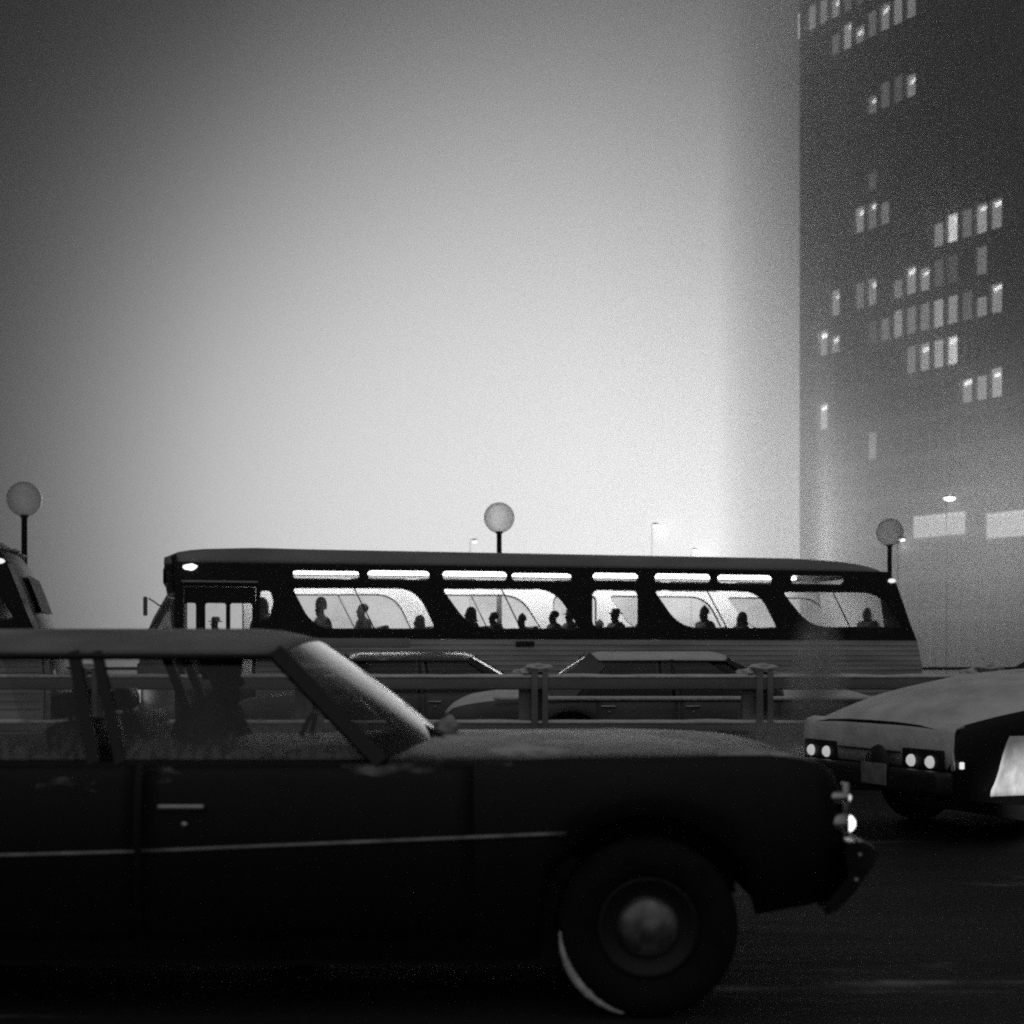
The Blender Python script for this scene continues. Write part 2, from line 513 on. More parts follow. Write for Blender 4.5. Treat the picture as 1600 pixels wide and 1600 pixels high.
for k, row in LIT.items():
    for w in row.split():
        px = float(w[:4]); fl = w[4:]
        n = round(face_t(px) / PITCH - 0.5)
        while (k, n) in used: n += 1
        used.add((k, n))
        lv = LV['b' if 'b' in fl else 'f' if 'f' in fl else 'd' if 'd' in fl else '']
        z0 = SILL0 - FLOOR * k
        xc = (n + 0.5) * PITCH + 0.02
        lv *= random.choice((.6, .8, .9, 1.0, 1.0, 1.25))
        hh = random.choice((2.58, 2.58, 2.58, 2.2, 1.8))
        b = MB(); b.box((xc, -0.30, z0 + hh / 2), (1.39, 0.08, hh))
        wo = b.build('window', emis('lit_office_%d' % (lv * 1000), lv * 5.5), TW)
        if hh < 2.5:
            b = MB(); b.box((xc, -0.27, z0 + hh + (2.58 - hh) / 2), (1.39, 0.05, 2.58 - hh)); b.build('blind', M_CONC, wo)
        if 'L' in fl:
            b = MB(); b.box((xc + random.uniform(-.25, .12), -0.24, z0 + hh - .5 + random.uniform(-0.25, 0.2)), (random.uniform(.5, 1.1), 0.05, random.uniform(.22, .5)), 0.02, Matrix.Rotation(R(random.uniform(4, 20)), 3, 'Y'))
            b.build('ceiling_light', emis('office_tube', 11.0), wo)
for a, c, y0, y1 in ((1432, 1512, 838, 803), (1546, 1640, 838, 798)):
    ta, tb = face_t(a), face_t(c)
    Zm = T0.y + TD.y * (ta + tb) / 2
    za, zb = HC + (HZ - y0) / F * Zm + 0.6, HC + (HZ - y1) / F * Zm + 0.6
    b = MB(); b.box(((ta + tb) / 2, 0.34, (za + zb) / 2), (abs(ta - tb), 0.1, zb - za))
    wo = b.build('lobby_window', emis('lobby_glow', 1.6), TW)
    for q in range(9):
        f_ = (q + 0.5) / 9
        b = MB(); b.box((ta + (tb - ta) * f_, 0.42, zb - 0.25), (0.16, 0.05, 0.12)); b.build('lobby_spotlight', emis('lobby_spot', 3.0), wo)

# ------------------------------------------------------------------ far street lights in the murk
SL = [(1484, 778, 96, 0.80, 9000, 'bright street light hanging high before the tower, above its lobby windows'),
      (1409, 843, 92, 0.42, 9000, 'small bright street light beside the rear globe lamp'),
      (742, 846, 110, 0.36, 0, 'faint far street light just beside the middle globe lamp'),
      (1025, 821, 110, 0.46, 22000, 'faint far street light alone above the middle of the bus roof'),
      (1086, 860, 118, 0.36, 34000, 'faintest far street light almost touching the bus roof')]
for px, py, Y, sz, watts, lab in SL:
    z = HC + (HZ - py) / F * Y
    root = empty('street_light', ((px - 800) / F * Y, Y, -0.6))
    b = MB(); b.tube([(-0.35, -.4, 0), (-0.35, -.4, z + 0.5), (-0.28, -.34, z + 0.74), (0.0, 0, z + 0.80)], 0.018, 6)
    b.build('pole', mat('grey_lamp_steel', 0.04, 0.8, spec=0.1), root)
    b = MB(); b.lathe([(0, 0.16), (sz * 0.45, 0.12), (sz * 0.5, 0.02), (sz * 0.45, -0.01)], 16, Matrix.Translation((0, 0, z + 0.62))); b.build('lamp_hood', M_RAIL, root)
    b = MB(); b.blob((0, 0, z + 0.6), (sz * 0.46, sz * 0.46, sz * 0.24), 1, 0.0)
    b.build('lamp_lens', emis('street_lamp_lens', 3.5), root)
    if watts:                            # spots added at these lamps, aimed to brighten the fog and tower front
        ld = bpy.data.lights.new('tower_fill_spot', 'SPOT'); ld.energy = watts; ld.shadow_soft_size = sz * .5
        ld.spot_size = R(95); ld.spot_blend = 1.0
        lo_ = bpy.data.objects.new('tower_fill_spot', ld); COL.objects.link(lo_); lo_.parent = root; lo_.location = (0, 0, z + .1)
        lo_.rotation_euler = (Vector(((33 if px < 1400 else 54), (145 if px < 1400 else 132), 15)) - (root.location + lo_.location)).to_track_quat('-Z', 'Y').to_euler()
    tag(root, lab, 'street light', 'far street lights in the murk')

# ------------------------------------------------------------------ people
M_COAT = [mat('dark_coat_%d' % i, v, 0.9, var=0.3, scale=20) for i, v in enumerate((0.006, 0.009, 0.014))]
M_SKIN = mat('skin', 0.07, 0.6, var=0.1, scale=10)
M_HAIR = mat('dark_hair', 0.01, 0.7, var=0.3, scale=40)
M_WOOL = mat('wool_hat', 0.02, 0.95, var=0.4, scale=60)
def body_mesh(lean=0.0, turn=0.0, arms='lap', bulk=1.0):
    V, E, RR = [], [], []
    def v(p, r, par=None, r2=None):
        V.append(Vector(p)); RR.append((r, r2 or r)); i = len(V) - 1
        if par is not None: E.append((par, i))
        return i
    pel = v((0, 0, .11), .125, None, .15)
    sp = v((-.01 + lean * .25, 0, .30), .115 * bulk, pel, .145 * bulk)
    ch = v((.0 + lean * .45, 0, .47), .115 * bulk, sp, .165 * bulk)
    nb = v((.0 + lean * .6, 0, .595), .095 * bulk, ch, .13 * bulk)
    hx = lean * .72; cs, sn = math.cos(turn), math.sin(turn)
    nk = v((.015 + hx, 0, .645), .056, nb)
    h0 = v((hx + .035 * cs, .035 * sn, .70), .056, nk)
    h1 = v((hx + .030 * cs, .030 * sn, .755), .077, h0, .068)
    h2 = v((hx + .018 * cs, .018 * sn, .81), .074, h1, .066)
    h3 = v((hx + .01 * cs, .01 * sn, .852), .04, h2)
    v((hx + .118 * cs, .118 * sn, .745), .014, h1)
    v((hx + .100 * cs, .100 * sn, .69), .016, h0)
    for s in (-1, 1):
        v((hx + .01 * cs - s * .078 * sn, s * .078 * cs + .01 * sn, .755), .015, h1)
        sh = v((lean * .55, s * .19 * bulk, .572), .078 * bulk, ch)
        if arms == 'wheel':
            el = v((lean * .5 + .16, s * .23, .34), .050 * bulk, sh); wr = v((lean * .5 + .40, s * .17, .42), .033, el); d = Vector((.9, -s * .2, .15)).normalized()
        elif arms == 'up' and s == 1:
            el = v((lean * .5 + .12, s * .25, .42), .050 * bulk, sh); wr = v((lean * .5 + .13, s * .16, .64), .033, el); d = Vector((0, -s * .4, .8)).normalized()
        else:
            el = v((lean * .4 + .06, s * .25, .29), .050 * bulk, sh); wr = v((lean * .3 + .29, s * .15, .21), .033, el); d = Vector((.9, -s * .35, -.1)).normalized()
        w = V[wr]
        side = d.cross(Vector((0, 0, 1))).normalized()
        pa = v(w + d * .065, .034, wr, .022)
        for q, ln in enumerate((.070, .080, .074, .058)):
            o = (q - 1.5) * .019
            f1 = v(w + d * .10 + side * o, .0095, pa)
            v(w + d * (.10 + ln * .6) + side * o * 1.1 + Vector((0, 0, -.02)), .0085, f1)
        th = v(w + d * .055 + side * (.045 * s), .011, pa); v(w + d * .095 + side * (.055 * s), .0095, th)
        hp = v((.06, s * .09, .10), .095, pel)
        kn = v((.46, s * .12, .11), .066, hp); an = v((.42, s * .12, -.30), .045, kn)
        hl = v((.42, s * .12, -.365), .042, an); v((.58, s * .13, -.385), .036, hl)
    me = bpy.data.meshes.new('body'); me.from_pydata(V, E, []); me.update()
    o = bpy.data.objects.new('body', me); COL.objects.link(o)
    mod = o.modifiers.new('skin', 'SKIN'); mod.use_smooth_shade = True
    for i, sv in enumerate(me.skin_vertices[0].data):
        sv.radius = RR[i]; sv.use_root = (i == 0)
    ss = o.modifiers.new('sub', 'SUBSURF'); ss.levels = 2; ss.render_levels = 2
    bpy.context.view_layer.update()
    res = bpy.data.meshes.new_from_object(o.evaluated_get(bpy.context.evaluated_depsgraph_get()))
    bpy.data.objects.remove(o)
    hands = [V[i] for i in range(len(V)) if RR[i][0] < .012]
    for p in res.polygons:
        c = p.center
        p.use_smooth = True
        p.material_index = 1 if c.z > .655 or any((c - h).length < .04 for h in hands) else 0
    return res, Vector((hx + .012 * cs, .012 * sn, .79))
BODY = {}
def person(label, loc, rz, scale=1.0, lean=0.0, turn=0.0, arms='lap', bulk=1.0, coat=0, hat=None, group=None):
    key = (lean, turn, arms, bulk)
    if key not in BODY: BODY[key] = body_mesh(*key)
    me, hc = BODY[key]
    me = me.copy(); me.materials.clear()
    p = link('person', me, [M_COAT[coat], M_SKIN])
    p.location = loc; p.rotation_euler = (0, 0, rz); p.scale = (scale,) * 3
    tag(p, label, 'person', group)
    b = MB()
    T = Matrix.Translation(hc)
    if hat == 'knit':
        b.lathe([(0.082, -.015), (0.087, .0), (0.085, .03), (0.074, .07), (0.048, .10), (0.026, .115), (.022, .13), (0, .14)], 20, T); b.build('knit_hat', M_WOOL, p)
    elif hat == 'tall':
        b.lathe([(0.080, -.03), (0.092, .0), (0.094, .05), (0.082, .12), (0.05, .165), (0, .18)], 20, T); b.build('fur_hat', M_WOOL, p)
    elif hat == 'brim':
        b.lathe([(0.075, .02), (0.14, .012), (0.145, .02), (0.083, .035), (0.08, .09), (0.06, .11), (0, .10)], 24, T); b.build('brimmed_hat', M_WOOL, p)
    elif hat == 'hood':
        b.lathe([(0.13, -.15), (0.105, -.10), (0.098, 0), (0.092, .05), (0.065, .095), (0.03, .115), (0, .12)], 20, T @ Matrix.Translation((-.025, 0, 0))); b.build('hood', M_COAT[coat], p)
    else:
        b.blob(hc + Vector((-.022, 0, .02)), (.088, .082, .075), 3, .12); b.build('hair', M_HAIR, p)
    return p

# ------------------------------------------------------------------ city bus
BX, BY = -5.13, 21.8
BT = math.atan2(2.6, 11.94)
BC, BS = math.cos(BT), math.sin(BT)
def bus_s(px, yo=0.0):
    """distance along the bus side (yo metres inside it) seen at photo column px"""
    u = (px - 800) / F
    x0, y0 = BX - BS * yo, BY + BC * yo
    return (u * y0 - x0) / (BC - u * BS)
def bus_sz(px, py, yo=0.0):
    s = bus_s(px, yo)
    Y = BY + BC * yo + s * BS
    return (s, HC + (HZ - py) / F * Y)
BUS_W = 2.59
M_BAND = mat('bus_dark_band', 0.014, 0.45, var=0.3, scale=3, spec=0.3)
M_ALU = mat('bus_fluted_side', 0.55, 0.5, metal=0.25, var=0.35, scale=1.6, stretch=(0.35, 1, 3.5))
M_ROOF = mat('bus_roof_paint', 0.30, 0.6, var=0.25, scale=1.5, stretch=(0.4, 1, 1))
M_BFRAME = mat('bus_window_rubber', 0.045, 0.5)
M_PANE = glass_mat('misted_bus_glass', fog=0.04, fog_scale=1.6, tint=0.99, low=0.50, high=0.72, gloss=0.5, fogv=0.8)
M_PANE2 = glass_mat('clear_bus_glass', fog=0.008, fog_scale=2.2, tint=0.995, low=0.55, high=0.8, gloss=0.3)
M_PANEF = glass_mat('breath_misted_glass', fog=0.12, fog_scale=1.3, tint=0.995, low=0.40, high=0.75, gloss=0.3, fogv=0.9)
M_SEAT = mat('bus_seat_vinyl', 0.03, 0.5, var=0.2, scale=5)
M_INT = mat('bus_interior_panel', 0.72, 0.5, var=0.1, scale=2)
bus = empty('city_bus', (BX, BY, 0), BT)
tag(bus, 'long old city bus with slanted lit windows full of passengers', 'bus', 'city buses')
SIDE = Matrix(((1, 0, 0, 0), (0, 0, -1, 0.025), (0, 1, 0, 0), (0, 0, 0, 1)))            # plate (s,z) -> near side
FAR = Matrix(((1, 0, 0, 0), (0, 0, -1, BUS_W - 0.025), (0, 1, 0, 0), (0, 0, 0, 1)))
q = bus_sz
WIN = [([(455, 917), (652, 917), (683, 984), (488, 984)], (.07, .34, .10, .34), (553, 586)),
       ([(689, 918), (868, 918), (908, 984), (735, 984)], (.07, .34, .10, .34), (783, 815)),
       ([(924, 920), (999, 920), (999, 982), (924, 982)], (.12, .12, .12, .12), None),
       ([(1020, 920), (1188, 922), (1217, 983), (1062, 983)], (.10, .32, .08, .34), (1103, 1138)),
       ([(1221, 923), (1376, 924), (1412, 981), (1266, 982)], (.09, .34, .10, .34), (1299, 1331))]
STD = [(456, 563, 889, 906), (573, 673, 889, 907), (690, 794, 890, 908), (798, 895, 893, 909), (925, 999, 893, 909), (1022, 1112, 894, 912), (1120, 1208, 896, 913), (1235, 1320, 897, 914)]
holes, wins = [], []
for pts, rs, dv in WIN:
    poly = rounded([q(*p) for p in pts], rs)
    holes.append(poly); wins.append((poly, dv))
for x0, x1, y0, y1 in STD:
    z1 = q(x0, y0)[1]; z0 = q(x0, y1)[1]
    poly = rounded([(bus_s(x0), z1), (bus_s(x1), z1), (bus_s(x1), z0), (bus_s(x0), z0)], .075)
    holes.append(poly); wins.append((poly, None))
zq = [q(404, 921)[1], q(404, 969)[1]]
poly = rounded([(bus_s(405), zq[0]), (bus_s(424), zq[0]), (bus_s(430), (zq[0] * .6 + zq[1] * .4)), (bus_s(421), zq[1]), (bus_s(405), zq[1])], .05)
holes.append(poly); wins.append((poly, None))
s_df, s_dr = bus_s(287), bus_s(400)
ZB, ZT, ZD = 1.66, 2.80, q(300, 916)[1]
rear = [(2.80, bus_s(1388)), (2.62, bus_s(1400)), (2.3, bus_s(1411)), (1.95, bus_s(1422)), (1.66, bus_s(1433)), (1.3, bus_s(1440)), (0.9, bus_s(1442)), (0.42, bus_s(1441))]
rr_ = [(s, z) for z, s in rear]
s_f = s_df - 0.13
up_out = [(s_f, 0.40), (s_df, 0.40), (s_df, ZD), (s_dr, ZD), (s_dr, ZB)] + [(s, z) for s, z in reversed(rr_) if z >= ZB] + [(s_f, ZT)]
plate('window_band', up_out, holes, 0.05, SIDE, M_BAND, bus)
AX = [1.95 + 0.55, 9.1]
WR = 0.50
lo = [(s_dr, 0.36)]
for a in AX:
    lo.append((a - 0.62, 0.36))
    for k in range(13):
        an = math.pi * (1 - k / 12)
        lo.append((a + 0.60 * math.cos(an), 0.42 + 0.60 * math.sin(an)))
    lo.append((a + 0.62, 0.36))
lo += [(rr_[-1][0], 0.36)] + [(s, z) for s, z in reversed(rr_) if z < ZB - .01] + [(lerp([(z, s) for s, z in reversed(rr_)], ZB), ZB - 0.002), (s_dr, ZB - 0.002)]
plate('side_panel', lo, [], 0.05, SIDE @ Matrix.Translation((0, 0, 0.004)), M_ALU, bus)
b = MB()
for z, h in ((1.585, .018), (1.50, .012), (1.42, .012), (1.34, .012), (1.26, .012), (1.18, .012), (1.10, .03), (0.9, .012), (0.8, .012), (0.70, .03)):
    e = lerp([(zz, s) for s, zz in reversed(rr_)], z)
    if z > 1.06:
        b.box(((s_dr + e) / 2, -0.011, z), (e - s_dr - 0.05, 0.014, h), 0.003)
    else:
        for a0, a1 in ((s_dr + .03, AX[0] - .66), (AX[0] + .66, AX[1] - .66), (AX[1] + .66, e - .03)):
            b.box(((a0 + a1) / 2, -0.011, z), (a1 - a0, 0.014, h), 0.003)
b.build('side_moulding', M_ALU, bus)
# advertisement rail and dark vent on the side panel
b = MB(); b.box((bus_s(820), -0.018, q(820, 1006)[1]), (0.30, 0.02, 0.085), 0.006); b.build('side_vent', M_BLACK, bus)
b = MB(); e0, e1 = bus_s(462), bus_s(640); b.box(((e0 + e1) / 2, -0.014, q(550, 1004)[1]), (e1 - e0, 0.012, 0.13), 0.004); b.build('side_sign_panel', mat('faded_sign_panel', 0.40, 0.6, var=0.15, scale=2), bus)
# far side: same openings, and the driver's window instead of the door
drv = rounded([(s_df + .02, 2.36), (s_dr - .1, 2.36), (s_dr - .1, 1.60), (s_df + .02, 1.60)], .08)
far_out = [(s_f, 0.40)] + [(s, z) for s, z in reversed(rr_)] + [(s_f, ZT)]
plate('far_side_panel', far_out, [h for h in holes[:-1]] + [drv], 0.05, FAR, M_BAND, bus)
def window_part(poly, dv, M, pane_m, name='window'):
    rim = plate_mesh(poly, [inset(poly, 0.022)], 0.03); rim.transform(M)
    mb = MB(); mb.mesh(rim)
    if dv:
        a, c = q(dv[0], 918), q(dv[1], 984)
        y = M.translation.y
        mb.tube([(a[0], y, a[1] + .0), (c[0], y, c[1])], 0.011, 6)
    w = mb.build(name, M_BFRAME, bus)
    pm = plate_mesh(inset(poly, 0.016), [], 0.006); pm.transform(M); pm.materials.clear()
    link('pane', pm, pane_m, w)
for i, (poly, dv) in enumerate(wins):
    window_part(poly, dv, SIDE, M_PANE if i in (0, 4, 5, 6, 8, 9, 11, 12, 13) else M_PANE2)
for i, (poly, dv) in enumerate(wins[:-1]):
    window_part(poly, dv, FAR, M_PANEF)
window_part(drv, None, FAR, M_PANE2)
lin = plate_mesh([(s_f + .05, .9)] + [(s - .06, z) for s, z in reversed(rr_) if z > .9] + [(s_f + .05, 2.78)], [h for h in holes[:-1]] + [drv], 0.012)
lin.transform(FAR @ Matrix.Translation((0, 0, .033))); lin.materials.clear()
link('far_lining', lin, M_INT, bus)
b = MB(); b.grid([[(s, .06 + (BUS_W - .12) * k / 8, 2.775 + .13 * math.sin(math.pi * k / 8)) for k in range(9)] for s in (.3, 4, 8, rr_[0][0] - .25)]); b.build('ceiling_lining', mat('bus_ceiling_panel', 0.30, 0.6, var=0.3, scale=1.2), bus)
b = MB(); b.grid([[(rr_[0][0] - .15 + (.12 if z < 2 else 0), y, z) for y in (.1, 1.3, BUS_W - .1)] for z in (2.75, 1.9, .95)]); b.build('rear_lining', M_INT, bus)
# roof: lofted shell
RSEC = [(0.0, 0.0), (.012, .05), (.05, .11), (.13, .17), (.30, .225), (.62, .262), (.95, .278), (1.295, .283)]
RSEC = RSEC + [(BUS_W - y, z) for y, z in reversed(RSEC[:-1])]
rows = []
NR = 60
sr = rr_[0][0]
for i in range(NR + 1):
    s = -0.06 + (sr + 0.10 + 0.06) * i / NR
    rise = lerp([(-0.06, .55), (0.1, .78), (0.5, .94), (1.3, 1.06), (2.2, 1.02), (10.2, .93), (10.9, .80), (11.5, .50), (sr + .1, .12)], s)
    base = lerp([(-.06, 2.77), (.3, 2.80), (10.8, 2.80), (11.3, 2.795), (sr + .1, 2.74)], s)
    tap = lerp([(-.06, .20), (.02, .10), (.2, .025), (.5, 0), (sr - .35, 0), (sr - .05, .05), (sr + .1, .16)], s)
    rows.append([(s, tap + (BUS_W - 2 * tap) * y / BUS_W, base + z * rise) for y, z in RSEC])
b = MB(); b.grid(rows, True, False, False)
b.mi = 0
rf = b.build('roof', M_ROOF, bus)
sol = rf.modifiers.new('thick', 'SOLIDIFY'); sol.thickness = 0.04; sol.offset = -1
# front cap, windscreen and nose
FP = [(2.92, .03), (2.86, -.06), (2.74, -.085), (2.55, -.06), (2.36, -.03)]
WP = [(2.355, -.03), (2.2, -.12), (2.0, -.235), (1.8, -.32), (1.6, -.385), (1.42, -.43)]
LP = [(1.415, -.435), (1.2, -.47), (0.9, -.48), (0.6, -.46), (0.38, -.42)]
def front_rows(prof, n=20):
    rows = []
    for z, sf in prof:
        r = []
        for i in range(n + 1):
            y = BUS_W * i / n
            e = abs(y - BUS_W / 2) / (BUS_W / 2)
            r.append((sf + (s_f - sf) * e ** 3.2, y, z))
        rows.append(r)
    return rows
b = MB(); b.grid(front_rows(FP)); o = b.build('front_cap', M_BAND, bus)
o.modifiers.new('thick', 'SOLIDIFY').thickness = 0.03
b = MB(); b.grid(front_rows(WP)); o = b.build('windscreen', glass_mat('grey_windscreen', fog=0.14, fog_scale=2.5, tint=0.93, gloss=0.8), bus)
b = MB(); b.grid(front_rows(LP)); o2 = b.build('front_panel', M_ALU, bus)
o2.modifiers.new('thick', 'SOLIDIFY').thickness = 0.03
b = MB(); b.tube([(-.35, .8, 1.46), (-.26, .95, 1.75), (-.2, 1.0, 1.95)], .008, 6); b.tube([(-.35, 1.8, 1.46), (-.26, 1.65, 1.75), (-.2, 1.6, 1.95)], .008, 6); b.build('wiper', M_BLACK, o)
for y in (0.42, BUS_W - 0.42):
    b = MB(); b.lathe([(0, .03), (.09, .02), (.12, 0), (.13, -.03)], 20, Matrix.Translation((-.44, y, .82)) @ Matrix.Rotation(R(-90), 4, 'Y')); b.build('headlight', emis('bus_headlight', 0.5), bus)
b = MB(); b.box((-.47, BUS_W / 2, .52), (.12, 2.3, .2), .03); b.build('bumper', M_DULLCHROME, bus)
b = MB(); b.box((-.07, BUS_W / 2, 2.62), (.02, 1.5, .2), .004); b.build('destination_sign', mat('unlit_sign_glass', 0.06, 0.2), bus)
# mirror on its bent arm
b = MB()
mp_ = [bus_sz(258, 948), bus_sz(248, 946), bus_sz(240, 940), bus_sz(233, 936)]
b.tube([(s, -0.05 - .06 * i, z) for i, (s, z) in enumerate(mp_)], 0.011, 8)
mr_ = b.build('mirror_arm', M_BLACK, bus)
b = MB(); s, z = bus_sz(228, 945); b.box((s, -.26, z - .03), (.06, .15, .28), .02); b.build('mirror', mat('mirror_back', 0.2, 0.4), mr_)
b = MB(); s, z = bus_sz(232, 985); b.tube([(mp_[0][0], -.03, mp_[0][1]), (s + .1, -.06, z + .12), (s - .05, -.06, z - .05)], .01, 6); b.build('mirror_brace', M_BLACK, bus)
# marker lamp above the door, gutter over the door
s, z = bus_sz(297, 886)
b = MB(); b.blob((s, -0.012, z), (.10, .045, .05), 2, .25); b.build('marker_lamp', emis('marker_lamp_lens', 1.6), bus)
s2, z2 = bus_sz(1396, 900)
b = MB(); b.blob((s2 - .03, -0.0, z2 - .08), (.07, .04, .035), 4, .2); b.build('rear_marker_lamp', emis('rear_marker_lens', 0.9), bus)
b = MB(); b.box(((s_df + s_dr) / 2, -.025, ZD + .07), (s_dr - s_df + .06, .07, .03), .008); b.build('door_gutter', M_ALU, bus)
# front door: two leaves, tall panes
b_out = [(s_df + .004, .42), (s_dr - .004, .42), (s_dr - .004, ZD - .004), (s_df + .004, ZD - .004)]
dh = []
zt, zb = q(300, 942)[1], 0.62
for a, c in ((289, 306), (321, 353), (360, 394)): dh.append(rounded([(bus_s(a), zt), (bus_s(c), zt), (bus_s(c), zb), (bus_s(a), zb)], .04))
dr = plate('door', b_out, dh, 0.04, SIDE, M_BAND, bus)
for h in dh:
    pm = plate_mesh(inset(h, -.004), [], .005); pm.transform(SIDE); pm.materials.clear(); link('door_glass', pm, M_PANE, dr)
# rear end
def rear_rows(tab, n=20):
    rows = []
    for z, s in tab:
        rows.append([(s + 0.0 + .16 * (1 - (abs(BUS_W * i / n - BUS_W / 2) / (BUS_W / 2)) ** 3), BUS_W * i / n, z) for i in range(n + 1)])
    return rows
b = MB(); b.grid(rear_rows(rear)); o = b.build('rear_panel', M_BAND, bus); o.modifiers.new('thick', 'SOLIDIFY').thickness = 0.03
b = MB(); b.grid([[(s + .175, y, z) for y in (.5, 1.3, 2.1)] for z, s in ((2.5, lerp(rear[::-1], 2.5)), (2.25, lerp(rear[::-1], 2.25)), (2.0, lerp(rear[::-1], 2.0)))]); b.build('rear_window', mat('sooty_rear_glass', 0.01, 0.6, spec=0.1), bus)
for y in (.3, BUS_W - .3):
    b = MB(); b.lathe([(0, .03), (.05, .02), (.06, 0)], 16, Matrix.Translation((rear[6][1] + .10, y, 1.15)) @ Matrix.Rotation(R(90), 4, 'Y')); b.build('tail_light', emis('tail_lens', 0.15), bus)
# floor, skirts, ceiling lights, seats, wheels
b = MB(); b.box((sr / 2 + .1, BUS_W / 2, .86), (sr - .2, BUS_W - .12, .06)); b.build('floor', M_SEAT, bus)
for y in (1.55, BUS_W - .45):
    b = MB(); b.box((6.1, y, 2.85 if y < 2 else 2.79), (9.6, .16, .03), .008); b.build('ceiling_light', emis('bus_tube', 12.0), bus)
for i in range(12):
    for y in (.50, BUS_W - .50):
        if i < 1 and y < 1: continue
        s = 2.25 + .79 * i
        if i == 0:
            b = MB(); b.box((s, y, 1.33), (.44, .92, .1), .03); b.box((s + .24, y, 1.60), (.09, .92, .55), .03); b.box((s, y, 1.08), (.3, .5, .4)); seat0 = b.build('seat', M_SEAT, bus)
        else:
            c = seat0.copy(); COL.objects.link(c); c.parent = bus; c.location = (.79 * i, y - (BUS_W - .50), 0)
wh = None
for a in AX:
    for y, fl in ((.17, 1), (BUS_W - .17, -1)):
        if wh is None:
            b = MB(); b.lathe([(.27, -.13), (.46, -.13), (.50, -.08), (.50, .08), (.46, .13), (.27, .13), (.27, -.13)], 40, Matrix.Rotation(R(90), 4, 'X')); wh = b.build('wheel', M_RUBBER, bus)
            b = MB(); b.lathe([(0, .10), (.09, .10), (.11, .05), (.24, .02), (.275, .10), (.275, -.1), (0, -.1)], 28, Matrix.Rotation(R(90), 4, 'X')); b.build('rim', M_DULLCHROME, wh); w = wh
        else: w = copy_tree(wh, bus)
        w.location = (a, y, .5); w.rotation_euler = (0, 0, 0 if fl == 1 else math.pi)
b = MB(); b.box((5.9, BUS_W / 2, .60), (10.8, BUS_W - .5, .4)); b.build('underfloor', M_BLACK, bus)

# second bus, nearer and ahead: only its tail is in the picture
lead = copy_tree(bus)
tail = Vector(((66 - 800) / F * 19.5 - .05, 19.5))
ln = bus_s(1436)
ang = BT
lead.location = (tail.x - ln * math.cos(ang), tail.y - ln * math.sin(ang), 0)
lead.rotation_euler = (0, 0, ang)
tag(lead, 'tail end of a second dark bus with snow on its rear roof edge', 'bus', 'city buses')
b = MB()
for i in range(7): b.blob((sr - .12 + .05 * random.random(), .15 + .38 * i, 2.86), (.24, .26, .05), i, .4)
b.build('roof_snow', M_SNOW, lead)
b = MB(); b.grid([[(s + .02 + .05 * (k > 0), -.012 + .16 * k, z) for k in range(3)] for z, s in rear[1:]]); b.build('corner_snow', mat('wind_blown_snow', 0.6, 0.8, var=0.4, scale=6), lead)
for o in [o for o in lead.children if o.name.startswith(('ceiling_light',))]: bpy.data.objects.remove(o)

# passengers
def seat_at(px, yo, top_py):
    s = bus_s(px, yo)
    Y = BY + BC * yo + s * BS; X = BX + BC * s - BS * yo
    ztop = HC + (HZ - top_py) / F * Y
    return (X, Y), ztop
PAX = [(503, .55, 930, dict(hat='tall', bulk=1.15), 'passenger in a tall hat, nearest the front in the first big bus window'),
       (567, .55, 942, dict(hat=None), 'bareheaded passenger second from the front in the first big bus window'),
       (655, .75, 958, dict(hat='hood', bulk=1.2), 'hooded passenger low in the rear corner of the first big bus window'),
       (735, .55, 945, dict(hat='hood', bulk=1.1), 'hooded passenger nearest the front in the second big bus window'),
       (779, .55, 955, dict(hat=None, lean=.12), 'passenger leaning forward beside the slanted bar of the second big bus window'),
       (817, .7, 955, dict(hat='knit'), 'passenger just behind the slanted bar of the second big bus window'),
       (866, .6, 953, dict(hat=None), 'third passenger from the rear corner of the second big bus window'),
       (892, .6, 950, dict(hat='brim', bulk=1.15), 'passenger in the rear corner of the second big bus window'),
       (938, 1.9, 965, dict(hat='knit'), 'passenger sitting low at the far side of the small square bus window'),
       (963, .55, 949, dict(hat='brim', bulk=1.1, turn=.3), 'passenger in a brimmed hat in the small square bus window'),
       (1102, .55, 943, dict(hat='knit', bulk=1.1), 'passenger in a knit hat by the slanted bar of the fourth bus window'),
       (1159, .55, 953, dict(hat='hood'), 'hooded passenger behind the slanted bar of the fourth bus window'),
       (1236, .5, 943, dict(hat='tall', bulk=1.25), 'bulky passenger at the front edge of the last bus window'),
       (1357, .6, 948, dict(hat=None, bulk=1.1), 'round-headed passenger alone behind the misted rear pane of the last bus window'),
       (408, .9, 930, dict(hat='hood', bulk=1.25, coat=0), 'bulky standing-height passenger right behind the bus door'),
       (338, 1.9, 962, dict(hat='brim', arms='wheel'), 'bus driver low behind the folding front door')]
for px, yo, tp, kw, lab in PAX:
    (X, Y), zt = seat_at(px, yo, tp)
    ht = {'tall': .99, 'knit': .955, 'brim': .92, 'hood': .94, None: .895}[kw.get('hat')]
    sc = (zt - 1.38) / ht
    sc = max(0.84, min(1.16, sc))
    kw['bulk'] = kw.get('bulk', 1.0) * 1.2
    p = person(lab, (X, Y, zt - ht * sc), BT + math.pi, sc, coat=kw.pop('coat', random.choice((0, 0, 1))), group='people riding in the lit bus', **kw)

